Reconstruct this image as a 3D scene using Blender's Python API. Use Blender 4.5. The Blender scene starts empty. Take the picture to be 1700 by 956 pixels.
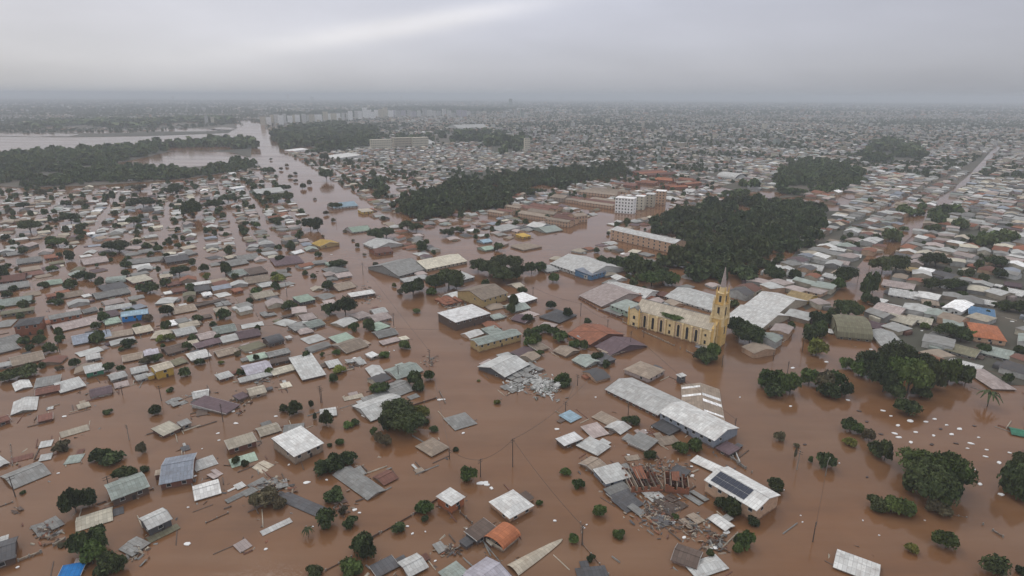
import bpy, math, random
import numpy as np
from mathutils import Vector
R = math.radians
random.seed(7); rng = np.random.default_rng(7)
sc = bpy.context.scene
# ------------------------------------------------------------------ camera
F_PX, CAM_H, HOR = 1000.0, 120.0, 158.0
PITCH = math.atan((478 - HOR) / F_PX)
cam = bpy.data.cameras.new('camera'); cam.sensor_width = 36; cam.lens = F_PX / 1700 * 36
cam.clip_start = 1; cam.clip_end = 90000
co = bpy.data.objects.new('camera', cam); sc.collection.objects.link(co)
co.location = (0, 0, CAM_H); co.rotation_euler = (math.pi / 2 - PITCH, R(-0.25), 0)
sc.camera = co
# ------------------------------------------------------------------ sky, sun, exposure
SUN_EL, SUN_AZ = R(48), R(-30)          # azimuth from +Y, clockwise positive
w = bpy.data.worlds.new('World'); sc.world = w; w.use_nodes = True
nt = w.node_tree; N = nt.nodes; LK = nt.links; N.clear()
def nd(t, **k):
    n = N.new(t)
    for a, b in k.items(): setattr(n, a, b)
    return n
sky = nd('ShaderNodeTexSky', sky_type='NISHITA', sun_disc=False, sun_elevation=SUN_EL, sun_rotation=SUN_AZ)
tc = nd('ShaderNodeTexCoord'); sep = nd('ShaderNodeSeparateXYZ'); LK.new(tc.outputs['Generated'], sep.inputs[0])
def M(op, a, b=None, c=None):
    n = nd('ShaderNodeMath', operation=op)
    for i, v in enumerate((a, b, c)):
        if v is None: continue
        if isinstance(v, (int, float)): n.inputs[i].default_value = v
        else: LK.new(v, n.inputs[i])
    return n.outputs[0]
X, Y, Z = sep.outputs
# cloud deck coordinates: direction projected on a layer overhead
dz = M('ADD', M('MAXIMUM', Z, 0.0), 0.16)
cv = nd('ShaderNodeCombineXYZ'); LK.new(M('DIVIDE', X, dz), cv.inputs[0]); LK.new(M('DIVIDE', Y, dz), cv.inputs[1])
n1 = nd('ShaderNodeTexNoise'); n1.inputs['Scale'].default_value = 0.32; n1.inputs['Detail'].default_value = 7; n1.inputs['Roughness'].default_value = 0.5
n1.inputs['Distortion'].default_value = 0.4
LK.new(cv.outputs[0], n1.inputs['Vector'])
ramp = nd('ShaderNodeMapRange'); ramp.inputs['From Min'].default_value = 0.3; ramp.inputs['From Max'].default_value = 0.7
ramp.inputs['To Min'].default_value = 0.95; ramp.inputs['To Max'].default_value = 1.06
LK.new(n1.outputs['Fac'], ramp.inputs['Value'])
elev = nd('ShaderNodeValToRGB'); cr = elev.color_ramp
cols = [(0.0, (0.45, 0.475, 0.53)), (0.015, (0.52, 0.535, 0.59)), (0.04, (0.60, 0.61, 0.67)), (0.09, (0.645, 0.655, 0.735)), (0.2, (0.68, 0.70, 0.81)), (1.0, (1.45, 1.45, 1.48))]
cr.elements[0].position, cr.elements[1].position = 0, 1
cr.elements[0].color = (*cols[0][1], 1); cr.elements[1].color = (*cols[-1][1], 1)
for p, c in cols[1:-1]:
    e = cr.elements.new(p); e.color = (*c, 1)
LK.new(Z, elev.inputs[0])
def gauss(v, mu, s):
    d = M('DIVIDE', M('SUBTRACT', v, mu), s)
    return M('POWER', 2.718, M('MULTIPLY', M('MULTIPLY', d, d), -1.0))
slant = M('SUBTRACT', Z, M('MULTIPLY', X, 0.17))
streak = M('MULTIPLY', gauss(slant, 0.126, 0.015), gauss(X, -0.13, 0.20))
streak2 = M('MULTIPLY', gauss(slant, 0.118, 0.06), gauss(X, -0.30, 0.5))
n2 = nd('ShaderNodeTexNoise'); n2.inputs['Scale'].default_value = 2.2; n2.inputs['Detail'].default_value = 5
mp = nd('ShaderNodeMapping'); mp.inputs['Scale'].default_value = (1.0, 1.0, 4.0); mp.inputs['Rotation'].default_value = (0, R(9), 0)
LK.new(tc.outputs['Generated'], mp.inputs[0]); LK.new(mp.outputs[0], n2.inputs['Vector'])
n2r = M('ADD', M('MULTIPLY', n2.outputs['Fac'], 0.46), 0.77)
bright = M('MULTIPLY', M('ADD', M('ADD', ramp.outputs[0], M('MULTIPLY', M('MULTIPLY', streak, 0.60), n2.outputs['Fac'])), M('MULTIPLY', streak2, 0.05)), n2r)
side = nd('ShaderNodeMapRange'); side.inputs['From Min'].default_value = -0.5; side.inputs['From Max'].default_value = 0.6
side.inputs['To Min'].default_value = 1.08; side.inputs['To Max'].default_value = 0.82
LK.new(X, side.inputs['Value'])
warm = nd('ShaderNodeMix', data_type='RGBA'); warm.inputs[6].default_value = (1, 1, 1, 1); warm.inputs[7].default_value = (1.03, 1.0, 0.93, 1)
LK.new(M('MINIMUM', M('ADD', streak, M('MAXIMUM', M('MULTIPLY', X, -1.3), 0.0)), 1.0), warm.inputs[0])
mul = nd('ShaderNodeVectorMath', operation='SCALE'); LK.new(elev.outputs[0], mul.inputs[0])
LK.new(M('MULTIPLY', M('MULTIPLY', bright, side.outputs[0]), 10.0), mul.inputs['Scale'])
mw = nd('ShaderNodeVectorMath', operation='MULTIPLY'); LK.new(mul.outputs[0], mw.inputs[0]); LK.new(warm.outputs[2], mw.inputs[1])
mix = nd('ShaderNodeMix', data_type='RGBA'); mix.inputs[0].default_value = 0.95
LK.new(sky.outputs[0], mix.inputs[6]); LK.new(mw.outputs[0], mix.inputs[7])
bg = nd('ShaderNodeBackground'); bg.inputs['Strength'].default_value = 0.1; LK.new(mix.outputs[2], bg.inputs[0])
wo = nd('ShaderNodeOutputWorld'); LK.new(bg.outputs[0], wo.inputs[0])
sun = bpy.data.lights.new('sun', 'SUN'); sun.energy = 0.55; sun.angle = R(14); sun.color = (1, 0.96, 0.9)
so = bpy.data.objects.new('sun', sun); sc.collection.objects.link(so)
sd = Vector((math.sin(SUN_AZ) * math.cos(SUN_EL), math.cos(SUN_AZ) * math.cos(SUN_EL), math.sin(SUN_EL)))
so.rotation_euler = sd.to_track_quat('Z', 'Y').to_euler(); so.location = (0, 0, 400)
sc.view_settings.view_transform = 'Standard'; sc.view_settings.look = 'None'; sc.view_settings.gamma = 1
sc.view_settings.exposure = -0.1
try:
    sc.cycles.volume_bounces = 1; sc.cycles.max_bounces = 5; sc.cycles.diffuse_bounces = 2; sc.cycles.use_denoising = True
    sc.cycles.transparent_max_bounces = 4
except Exception: pass
# ------------------------------------------------------------------ helpers: pixels of the 1700 x 956 photograph to the ground
CP, SP = math.cos(PITCH), math.sin(PITCH)
RC, RS = math.cos(R(0.25)), math.sin(R(0.25))
def at(px, py, z=0.0):
    a, b = (px - 850) / F_PX, (478 - py) / F_PX
    a, b = a * RC - b * RS, a * RS + b * RC
    Yd, Zd = CP + b * SP, -SP + b * CP
    t = (CAM_H - z) / max(-Zd, 1e-4)
    return Vector((a * t, Yd * t))
def proj(x, y, z=0.0):
    dzv = z - CAM_H
    d = y * CP - dzv * SP; u = y * SP + dzv * CP
    a, b = x / d, u / d
    a, b = a * RC + b * RS, -a * RS + b * RC
    return 850 + a * F_PX, 478 - b * F_PX
def mpp(y):   # metres per pixel sideways on the ground at row y
    p = at(850, y); return math.hypot(p.y, CAM_H) * math.cos(math.atan((y - 478) / F_PX)) / F_PX
def height_from(px, py_base, py_top):
    g = at(px, py_base); lo, hi = 0.0, 110.0
    for _ in range(40):
        m = (lo + hi) / 2
        if proj(g.x, g.y, m)[1] > py_top: lo = m
        else: hi = m
    return lo
# ------------------------------------------------------------------ materials
PAL = {  # code: (name, colour)
 'lg': ('light_grey', (0.455, 0.46, 0.445)), 'wh': ('white', (0.60, 0.60, 0.58)), 'bw': ('bright_white', (0.86, 0.86, 0.85)),
 'gr': ('grey', (0.235, 0.235, 0.225)), 'dg': ('dark_grey', (0.095, 0.095, 0.10)), 'gg': ('green_grey', (0.29, 0.33, 0.30)),
 'bg': ('beige', (0.44, 0.39, 0.31)), 'cr': ('cream', (0.56, 0.52, 0.42)), 'tn': ('tan', (0.31, 0.25, 0.195)),
 'rs': ('rusty', (0.26, 0.105, 0.06)), 'rb': ('reddish_brown', (0.17, 0.08, 0.06)), 'br': ('brown', (0.115, 0.085, 0.07)),
 'pu': ('purplish_brown', (0.13, 0.09, 0.10)), 'pk': ('pinkish_grey', (0.40, 0.335, 0.315)), 'or': ('orange', (0.36, 0.13, 0.06)),
 'bl': ('blue', (0.10, 0.20, 0.33)), 'pb': ('pale_blue', (0.30, 0.42, 0.50)), 'gn': ('green', (0.05, 0.20, 0.13)), 'ol': ('olive', (0.19, 0.18, 0.12)),
 'li': ('lilac_grey', (0.47, 0.45, 0.50)), 'ye': ('yellow', (0.50, 0.33, 0.07)), 'pe': ('peach', (0.52, 0.35, 0.24)), 'tb': ('bright_blue', (0.02, 0.22, 0.60)),
 'pg': ('pale_green', (0.33, 0.42, 0.34)), 'bg2': ('blue_grey', (0.26, 0.29, 0.34)), 'oy': ('ochre', (0.42, 0.31, 0.15)),
}
def newmat(name):
    m = bpy.data.materials.new(name); m.use_nodes = True
    return m, m.node_tree.nodes, m.node_tree.links, m.node_tree.nodes['Principled BSDF']
def mixcol(n, l, fac, a, b, mode='MIX'):
    x = n.new('ShaderNodeMix'); x.data_type = 'RGBA'; x.blend_type = mode
    for i, v in ((0, fac), (6, a), (7, b)):
        if hasattr(v, 'links') or hasattr(v, 'is_linked'): l.new(v, x.inputs[i])
        elif i == 0: x.inputs[0].default_value = v
        else: x.inputs[i].default_value = (*v, 1)
    return x.outputs[2]
def noise(n, l, vec, scale, detail=4, rough=0.55):
    t = n.new('ShaderNodeTexNoise'); t.inputs['Scale'].default_value = scale; t.inputs['Detail'].default_value = detail; t.inputs['Roughness'].default_value = rough
    l.new(vec, t.inputs['Vector']); return t.outputs['Fac']
def mrange(n, l, v, a, b, c=0.0, d=1.0):
    t = n.new('ShaderNodeMapRange'); t.inputs[1].default_value = a; t.inputs[2].default_value = b; t.inputs[3].default_value = c; t.inputs[4].default_value = d
    l.new(v, t.inputs[0]); return t.outputs[0]
def roof_mat(code):
    nm, c = PAL[code]; m, n, l, b = newmat(nm + '_roof')
    t = n.new('ShaderNodeTexCoord'); oi = n.new('ShaderNodeObjectInfo')
    off = n.new('ShaderNodeVectorMath'); off.operation = 'MULTIPLY_ADD'; off.inputs[1].default_value = (1, 1, 1)
    l.new(t.outputs['Object'], off.inputs[0])
    sc3 = n.new('ShaderNodeCombineXYZ'); mm = n.new('ShaderNodeMath'); mm.operation = 'MULTIPLY'; mm.inputs[1].default_value = 50
    l.new(oi.outputs['Random'], mm.inputs[0]); l.new(mm.outputs[0], sc3.inputs[2]); l.new(sc3.outputs[0], off.inputs[2])
    v = off.outputs[0]
    br = n.new('ShaderNodeTexBrick'); br.inputs['Scale'].default_value = 1; br.inputs['Brick Width'].default_value = 1.05; br.inputs['Row Height'].default_value = 2.1
    br.inputs['Mortar Size'].default_value = 0.045; br.offset = 0; br.inputs['Mortar Smooth'].default_value = 0.4
    br.inputs['Color1'].default_value = (*[min(1, x * 1.12) for x in c], 1); br.inputs['Color2'].default_value = (*[x * 0.83 for x in c], 1); br.inputs['Mortar'].default_value = (*[x * 0.55 for x in c], 1)
    l.new(t.outputs['Object'], br.inputs['Vector'])
    col = br.outputs['Color']
    s1 = mrange(n, l, noise(n, l, v, 0.35, 6, 0.65), 0.46, 0.74, 0, .6)
    col = mixcol(n, l, s1, col, (c[0] * 0.45 + 0.03, c[1] * 0.40 + 0.02, c[2] * 0.38 + 0.015))
    s2 = mrange(n, l, noise(n, l, v, 1.7, 5, 0.7), 0.57, 0.72, 0, 0.75)
    col = mixcol(n, l, s2, col, (c[0] * 0.35 + 0.035, c[1] * 0.26 + 0.018, c[2] * 0.2 + 0.01))
    tint = mrange(n, l, oi.outputs['Random'], 0, 1, 0.72, 1.15)
    g = n.new('ShaderNodeVectorMath'); g.operation = 'SCALE'; l.new(col, g.inputs[0]); l.new(tint, g.inputs['Scale'])
    l.new(g.outputs[0], b.inputs['Base Color'])
    b.inputs['Roughness'].default_value = 0.75; b.inputs['Specular IOR Level'].default_value = 0.25
    wv = n.new('ShaderNodeTexWave'); wv.inputs['Scale'].default_value = 1.6; wv.bands_direction = 'X'; l.new(t.outputs['Object'], wv.inputs['Vector'])
    bp = n.new('ShaderNodeBump'); bp.inputs['Strength'].default_value = 0.35; bp.inputs['Distance'].default_value = 0.05
    l.new(wv.outputs['Fac'], bp.inputs['Height']); l.new(bp.outputs[0], b.inputs['Normal'])
    return m
def wall_mat(code): return wall_mat_c(PAL[code][0] + '_plaster', PAL[code][1])
def wall_mat_c(name_, c):
    m, n, l, b = newmat(name_)
    t = n.new('ShaderNodeTexCoord'); v = t.outputs['Object']
    s1 = mrange(n, l, noise(n, l, v, 0.8, 6, 0.7), 0.45, 0.75)
    col = mixcol(n, l, s1, c, tuple(x * 0.6 + 0.01 for x in c))
    # mud line left by the water: a low band whose upper edge wanders
    sp = n.new('ShaderNodeSeparateXYZ'); l.new(v, sp.inputs[0])
    ad = n.new('ShaderNodeMath'); ad.operation = 'ADD'; l.new(sp.outputs[2], ad.inputs[0]); l.new(mrange(n, l, noise(n, l, v, 0.9, 3), 0.3, 0.7, -0.35, 0.35), ad.inputs[1])
    s2 = mrange(n, l, ad.outputs[0], 0.35, 0.75, 0.85, 0.0)
    col = mixcol(n, l, s2, col, (0.13 + c[0] * 0.1, 0.075 + c[1] * 0.08, 0.05 + c[2] * 0.06))
    l.new(col, b.inputs['Base Color']); b.inputs['Roughness'].default_value = 0.9; b.inputs['Specular IOR Level'].default_value = 0.2
    return m
def plain(name, c, rough=0.7, metal=0.0, var=0.25):
    m, n, l, b = newmat(name); t = n.new('ShaderNodeTexCoord')
    col = mixcol(n, l, mrange(n, l, noise(n, l, t.outputs['Object'], 1.3, 4), 0.35, 0.7), c, tuple(x * (1 - var) for x in c))
    l.new(col, b.inputs['Base Color']); b.inputs['Roughness'].default_value = rough; b.inputs['Metallic'].default_value = metal
    return m
RM = {k: roof_mat(k) for k in PAL}; WM = {k: wall_mat(k) for k in PAL}
GLASS = plain('dark_window_glass', (0.025, 0.03, 0.035), 0.15); TRIM = plain('white_painted_trim', (0.55, 0.54, 0.51)); SHADE = plain('dark_timber', (0.04, 0.033, 0.03))
CONC = plain('weathered_concrete', (0.27, 0.25, 0.22), 0.9); WOOD = plain('dark_wood', (0.07, 0.055, 0.045), 0.9); WIRE = plain('black_cable', (0.02, 0.02, 0.02), 0.6)
BARK = plain('bark', (0.075, 0.06, 0.048), 0.95); SLABW = plain('white_slab', (0.72, 0.72, 0.71), 0.6, 0, 0.15); SLABD = plain('dark_slab', (0.055, 0.035, 0.03), 0.6)
SOLAR, n_, l_, b_ = newmat('solar_glass'); b_.inputs['Base Color'].default_value = (0.010, 0.016, 0.035, 1); b_.inputs['Roughness'].default_value = 0.25
def leaf_mat(name, c, c2):
    m, n, l, b = newmat(name); oi = n.new('ShaderNodeObjectInfo'); ge = n.new('ShaderNodeNewGeometry')
    col = mixcol(n, l, ge.outputs['Random Per Island'], c, c2)
    col = mixcol(n, l, mrange(n, l, noise(n, l, ge.outputs['Position'], 0.30, 4, 0.6), 0.42, 0.66, 0, 0.85), col, tuple(x * 1.8 for x in c2))
    col = mixcol(n, l, mrange(n, l, noise(n, l, ge.outputs['Position'], 0.03, 3), 0.45, 0.65, 0, 0.45), col, (c2[0] * 1.6, c2[1] * 1.15, c2[2] * 1.2))
    tint = mrange(n, l, oi.outputs['Random'], 0, 1, 0.62, 1.3)
    g = n.new('ShaderNodeVectorMath'); g.operation = 'SCALE'; l.new(col, g.inputs[0]); l.new(tint, g.inputs['Scale'])
    l.new(g.outputs[0], b.inputs['Base Color']); b.inputs['Roughness'].default_value = 0.75; b.inputs['Specular IOR Level'].default_value = 0.2
    return m
LEAF = {'d': leaf_mat('dark_green_leaves', (0.024, 0.036, 0.014), (0.045, 0.062, 0.022)), 'g': leaf_mat('green_leaves', (0.034, 0.056, 0.016), (0.060, 0.092, 0.024)),
        'o': leaf_mat('olive_leaves', (0.070, 0.085, 0.022), (0.12, 0.135, 0.030)), 'b': leaf_mat('brownish_leaves', (0.070, 0.062, 0.035), (0.10, 0.09, 0.05))}
CHY, CHC, CHP = [wall_mat_c(*q) for q in (('church_yellow', (0.70, 0.475, 0.185)), ('church_cream', (0.76, 0.60, 0.34)), ('church_pink', (0.58, 0.44, 0.35)))]
LEAF['w'] = leaf_mat('wood_leaves', (0.036, 0.054, 0.021), (0.064, 0.088, 0.031))
# attribute-coloured material for the big masses
MASS, n_, l_, b_ = newmat('town_surfaces'); a_ = n_.new('ShaderNodeAttribute'); a_.attribute_name = 'paint'; g_ = n_.new('ShaderNodeNewGeometry')
nz_ = mrange(n_, l_, noise(n_, l_, g_.outputs['Position'], 0.30, 4, 0.7), 0.4, 0.75, 0, 0.6)
l_.new(mixcol(n_, l_, nz_, a_.outputs['Color'], (0.13, 0.105, 0.085)), b_.inputs['Base Color']); b_.inputs['Roughness'].default_value = 0.85; b_.inputs['Specular IOR Level'].default_value = 0.2
# muddy water
WATER, n_, l_, b_ = newmat('muddy_water'); g_ = n_.new('ShaderNodeNewGeometry'); P_ = g_.outputs['Position']
s_ = mrange(n_, l_, noise(n_, l_, P_, 0.012, 6, 0.6), 0.35, 0.68)
c_ = mixcol(n_, l_, s_, (0.178, 0.084, 0.037), (0.148, 0.081, 0.043))
s_ = mrange(n_, l_, noise(n_, l_, P_, 0.07, 5, 0.6), 0.42, 0.75, 0, 0.5)
c_ = mixcol(n_, l_, s_, c_, (0.126, 0.062, 0.030))
mp_ = n_.new('ShaderNodeMapping'); mp_.inputs['Rotation'].default_value = (0, 0, R(63)); mp_.inputs['Scale'].default_value = (0.008, 0.07, 1); l_.new(P_, mp_.inputs[0])
st_ = noise(n_, l_, mp_.outputs[0], 1.0, 6, 0.62)
c_ = mixcol(n_, l_, mrange(n_, l_, st_, 0.48, 0.70, 0, 0.55), c_, (0.205, 0.118, 0.068))
c_ = mixcol(n_, l_, mrange(n_, l_, st_, 0.44, 0.30, 0, 0.5), c_, (0.105, 0.052, 0.026))
l_.new(c_, b_.inputs['Base Color']); b_.inputs['IOR'].default_value = 1.33
l_.new(mrange(n_, l_, noise(n_, l_, mp_.outputs[0], 0.6, 4), 0.35, 0.65, 0.04, 0.20), b_.inputs['Roughness'])
bp_ = n_.new('ShaderNodeBump'); bp_.inputs['Strength'].default_value = 0.10; bp_.inputs['Distance'].default_value = 0.2
l_.new(noise(n_, l_, P_, 0.9, 5, 0.6), bp_.inputs['Height']); l_.new(bp_.outputs[0], b_.inputs['Normal'])
LAND_SHADE, n_, l_, b_ = newmat('damp_ground'); g_ = n_.new('ShaderNodeNewGeometry'); P_ = g_.outputs['Position']  # ground colour, also used as painted shade between the roofs
c_ = mixcol(n_, l_, mrange(n_, l_, noise(n_, l_, P_, 0.006, 6, 0.65), 0.4, 0.62), (0.062, 0.060, 0.042), (0.105, 0.085, 0.064))
c_ = mixcol(n_, l_, mrange(n_, l_, noise(n_, l_, P_, 0.0017, 5, 0.6), 0.45, 0.6), c_, (0.050, 0.050, 0.034))
l_.new(c_, b_.inputs['Base Color']); b_.inputs['Roughness'].default_value = 0.95
# ------------------------------------------------------------------ mesh helpers
col0 = sc.collection
class MB:
    def __init__(s): s.v = []; s.f = []; s.m = []
    def quad(s, pts, m=0):
        k = len(s.v); s.v += [tuple(p) for p in pts]; s.f.append(tuple(range(k, k + len(pts)))); s.m.append(m)
    def box(s, x0, x1, y0, y1, z0, z1, m=0):
        k = len(s.v); s.v += [(x, y, z) for z in (z0, z1) for y in (y0, y1) for x in (x0, x1)]
        for f in ((0, 2, 3, 1), (4, 5, 7, 6), (0, 1, 5, 4), (2, 6, 7, 3), (0, 4, 6, 2), (1, 3, 7, 5)): s.f.append(tuple(k + i for i in f)); s.m.append(m)
    def slab(s, top, th, m=0):      # polygon given counter-clockwise from above, thickened downward
        k = len(s.v); n = len(top)
        s.v += [tuple(p) for p in top] + [(p[0], p[1], p[2] - th) for p in top]
        s.f.append(tuple(k + i for i in range(n))); s.m.append(m); s.f.append(tuple(k + n + i for i in reversed(range(n)))); s.m.append(m)
        for i in range(n):
            j = (i + 1) % n; s.f.append((k + i, k + n + i, k + n + j, k + j)); s.m.append(m)
    def frustum(s, cx, cy, z0, z1, r0, r1, n=8, m=0, ph=0.0):
        k = len(s.v)
        for z, r in ((z0, r0), (z1, r1)):
            for i in range(n):
                a = ph + 2 * math.pi * i / n; s.v.append((cx + r * math.cos(a), cy + r * math.sin(a), z))
        for i in range(n):
            j = (i + 1) % n; s.f.append((k + i, k + j, k + n + j, k + n + i)); s.m.append(m)
        s.f.append(tuple(k + n + i for i in range(n))); s.m.append(m); s.f.append(tuple(k + i for i in reversed(range(n)))); s.m.append(m)
    def tube(s, p, q, r, n=6, r2=None):
        p, q = Vector(p), Vector(q); d = (q - p).normalized(); u = d.orthogonal().normalized(); v = d.cross(u); k = len(s.v); r2 = r if r2 is None else r2
        for c, rr in ((p, r), (q, r2)):
            for i in range(n):
                a = 2 * math.pi * i / n; s.v.append(tuple(c + u * rr * math.cos(a) + v * rr * math.sin(a)))
        for i in range(n):
            j = (i + 1) % n; s.f.append((k + i, k + j, k + n + j, k + n + i)); s.m.append(0)
        s.f.append(tuple(k + n + i for i in range(n))); s.m.append(0); s.f.append(tuple(k + i for i in reversed(range(n)))); s.m.append(0)
    def mesh(s, name, mats):
        me = bpy.data.meshes.new(name); me.from_pydata(s.v, [], s.f)
        for m in (mats if isinstance(mats, (list, tuple)) else [mats]): me.materials.append(m)
        if any(s.m): me.polygons.foreach_set('material_index', s.m)
        me.update(); return me
    def build(s, name, mats, parent=None, loc=None, rz=0):
        o = bpy.data.objects.new(name, s.mesh(name, mats)); col0.objects.link(o); o.parent = parent
        if loc is not None: o.location = loc
        o.rotation_euler.z = rz; return o
def tag(o, label=None, cat=None, group=None, kind=None):
    if label: o['label'] = label
    if cat: o['category'] = cat
    if group: o['group'] = group
    if kind: o['kind'] = kind
    return o
def empty(name, loc, rz=0):
    o = bpy.data.objects.new(name, None); col0.objects.link(o); o.location = loc; o.rotation_euler.z = rz; o.empty_display_size = 2; return o
OBJS = []     # things awaiting an automatic label: (object, description, x, y)
LAND_MARKS = []  # (phrase, x, y)
# ------------------------------------------------------------------ the setting
def sheet(name, pts, z, m):
    b = MB(); b.quad([(p[0], p[1], z) for p in pts]); o = b.build(name, m); o['kind'] = 'structure'; return o
GE = 26000
sheet('ground', [(-GE * 1.2, -300), (GE * 1.2, -300), (GE * 1.2, GE), (-GE * 1.2, GE)], -4, LAND_SHADE)
sheet('water', [(-GE * 1.2, -300), (GE * 1.2, -300), (GE * 1.2, GE), (-GE * 1.2, GE)], 0, WATER)
def pxpoly(p): return [at(x, y) for x, y in p]
def inside(poly, x, y):
    c = False; n = len(poly); j = n - 1
    for i in range(n):
        xi, yi = poly[i]; xj, yj = poly[j]
        if (yi > y) != (yj > y) and x < (xj - xi) * (y - yi) / (yj - yi + 1e-12) + xi: c = not c
        j = i
    return c
LANDS_AND_SHADE = [
 [(1740, 330), (1600, 322), (1400, 318), (1290, 330), (1150, 300), (1060, 282), (900, 292), (780, 300), (690, 292), (600, 268), (520, 245), (478, 226), (450, 200), (430, 196), (430, 161.5), (1740, 169)],
 [(425, 196), (400, 193), (384, 197), (396, 212), (380, 221), (250, 226), (120, 228), (-60, 226), (-60, 159.6), (425, 161.4)],
 [(-60, 262), (60, 256), (200, 248), (330, 238), (405, 231), (420, 240), (418, 262), (380, 252), (290, 250), (240, 262), (190, 272), (290, 280), (420, 268), (430, 280), (300, 298), (160, 308), (40, 312), (-60, 304)],
]
LANDS_AND_SHADE += [[(1490, 575), (1462, 510), (1490, 432), (1560, 352), (1600, 322), (1740, 328), (1740, 640), (1650, 640), (1590, 600)], [(1290, 470), (1300, 440), (1345, 400), (1375, 350), (1490, 352), (1500, 365), (1440, 425), (1385, 492), (1340, 515)]]  # dark sheets laid over flooded ground, painted shade between the roofs
LPX = LANDS_AND_SHADE
for k_, p in enumerate(LANDS_AND_SHADE): sheet('land', pxpoly(p), 0.25 if k_ < 3 else .12, LAND_SHADE)  # real land first, then the lower painted-shade sheets
sheet('flooded_road', pxpoly([(1436, 432), (1500, 378), (1565, 330), (1612, 290), (1656, 242), (1665, 242), (1627, 290), (1588, 332), (1530, 380), (1472, 432)]), .5, WATER)
for k_, (a_, y_, w_, h_) in enumerate([(60, 224, 70, 3), (170, 219, 60, 2.5), (300, 216, 80, 2.5), (250, 206, 50, 2), (120, 192, 45, 2), (340, 203, 30, 2), (90, 213, 40, 2), (370, 214, 20, 3), (215, 258, 30, 3), (325, 247, 70, 4), (395, 243, 18, 4), (210, 176, 60, 1), (700, 216, 60, 2), (800, 222, 50, 2), (1270, 324, 34, 6), (1420, 326, 22, 5), (1350, 334, 20, 4)]):
    sheet('water', pxpoly([(a_ + w_ * math.cos(t_ * math.pi / 8) * (1 + .2 * math.sin(t_ * 2.3 + k_)), y_ - h_ * math.sin(t_ * math.pi / 8) * (1 + .2 * math.cos(t_ * 3.1 + k_))) for t_ in range(16)]), .5, WATER)
# haze: a closed box of even pale air round the scene
hb = MB(); hb.box(-GE * 1.25, GE * 1.25, -400, GE * 1.02, -5, 150)
HZ = bpy.data.materials.new('haze'); HZ.use_nodes = True; hn = HZ.node_tree.nodes; hn.clear()
pv = hn.new('ShaderNodeVolumePrincipled'); pv.inputs['Color'].default_value = (0.70, 0.755, 0.82, 1); pv.inputs['Density'].default_value = 0.00018
pv.inputs['Anisotropy'].default_value = 0.0
ho = hn.new('ShaderNodeOutputMaterial'); HZ.node_tree.links.new(pv.outputs[0], ho.inputs['Volume'])
try: HZ.cycles.homogeneous_volume = True
except Exception: pass
hz = hb.build('haze', HZ); hz['kind'] = 'stuff'; hz['label'] = 'pale grey haze over the flooded town'
# ------------------------------------------------------------------ houses
WORDS = {k: v[0].replace('_', ' ') for k, v in PAL.items()}
def roof_shape(mb, L, W, H, typ, rise, oh=0.4, th=0.12, jit=0):
    x0, x1, y0, y1 = -L / 2 - oh, L / 2 + oh, -W / 2 - oh, W / 2 + oh
    J = lambda: random.uniform(-jit, jit)
    if typ == 'g':
        mb.slab([(x0, y0, H + J()), (x1, y0, H + J()), (x1, 0.0, H + rise), (x0, 0.0, H + rise)], th)
        mb.slab([(x0, 0.004, H + rise), (x1, 0.004, H + rise), (x1, y1, H + J()), (x0, y1, H + J())], th)
    elif typ == 'x':
        mb.slab([(x0, y0, H + J()), (0, y0, H + rise), (0, y1, H + rise), (x0, y1, H + J())], th)
        mb.slab([(0.004, y0, H + rise), (x1, y0, H + J()), (x1, y1, H + J()), (0.004, y1, H + rise)], th)
    elif typ == 'h':
        if L >= W: a, b = (-L / 2 + W / 2, 0), (L / 2 - W / 2 + .01, 0)
        else: a, b = (0, -W / 2 + L / 2), (0, W / 2 - L / 2 + .01)
        za = H + rise; c = [(x0, y0, H), (x1, y0, H), (x1, y1, H), (x0, y1, H)]
        A, B = (*a, za), (*b, za)
        if L >= W: fs = [[c[0], c[1], B, A], [c[1], c[2], B], [c[2], c[3], A, B], [c[3], c[0], A]]
        else: fs = [[c[0], c[1], A], [c[1], c[2], B, A], [c[2], c[3], B], [c[3], c[0], A, B]]
        k = len(mb.v)
        for f in fs: mb.slab(f, th)
    elif typ == 'v':   # vaulted
        n = 8
        for i in range(n):
            a0, a1 = math.pi * i / n, math.pi * (i + 1) / n
            ya, yb = -math.cos(a0) * (y1), -math.cos(a1) * (y1)
            mb.slab([(x0, ya, H + rise * math.sin(a0)), (x1, ya, H + rise * math.sin(a0)), (x1, yb, H + rise * math.sin(a1)), (x0, yb, H + rise * math.sin(a1))], th)
    elif typ == 'w':   # broken, sagging sheets
        n = max(2, int(L / 2.5)); m = max(1, int(W / 3))
        for i in range(n):
            for j in range(m):
                if random.random() < 0.12: continue
                xa, xb = x0 + (x1 - x0) * i / n, x0 + (x1 - x0) * (i + 1) / n; ya, yb = y0 + (y1 - y0) * j / m, y0 + (y1 - y0) * (j + 1) / m
                s1, s2 = random.uniform(-.5, .5), random.uniform(-.5, .5); zz = H + random.uniform(-.1, .3)
                mb.slab([(xa + s1, ya + s2, zz + random.uniform(-.3, .3)), (xb + s1, ya + s2, zz + random.uniform(-.3, .3)), (xb + s1 - .1, yb + s2, zz + random.uniform(-.3, .5)), (xa + s1, yb + s2, zz + random.uniform(-.3, .5))], th)
    else:  # shed roof sloping to the front
        mb.slab([(x0, y0, H + J()), (x1, y0, H + J()), (x1, y1, H + rise + J()), (x0, y1, H + rise + J())], th)
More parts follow.
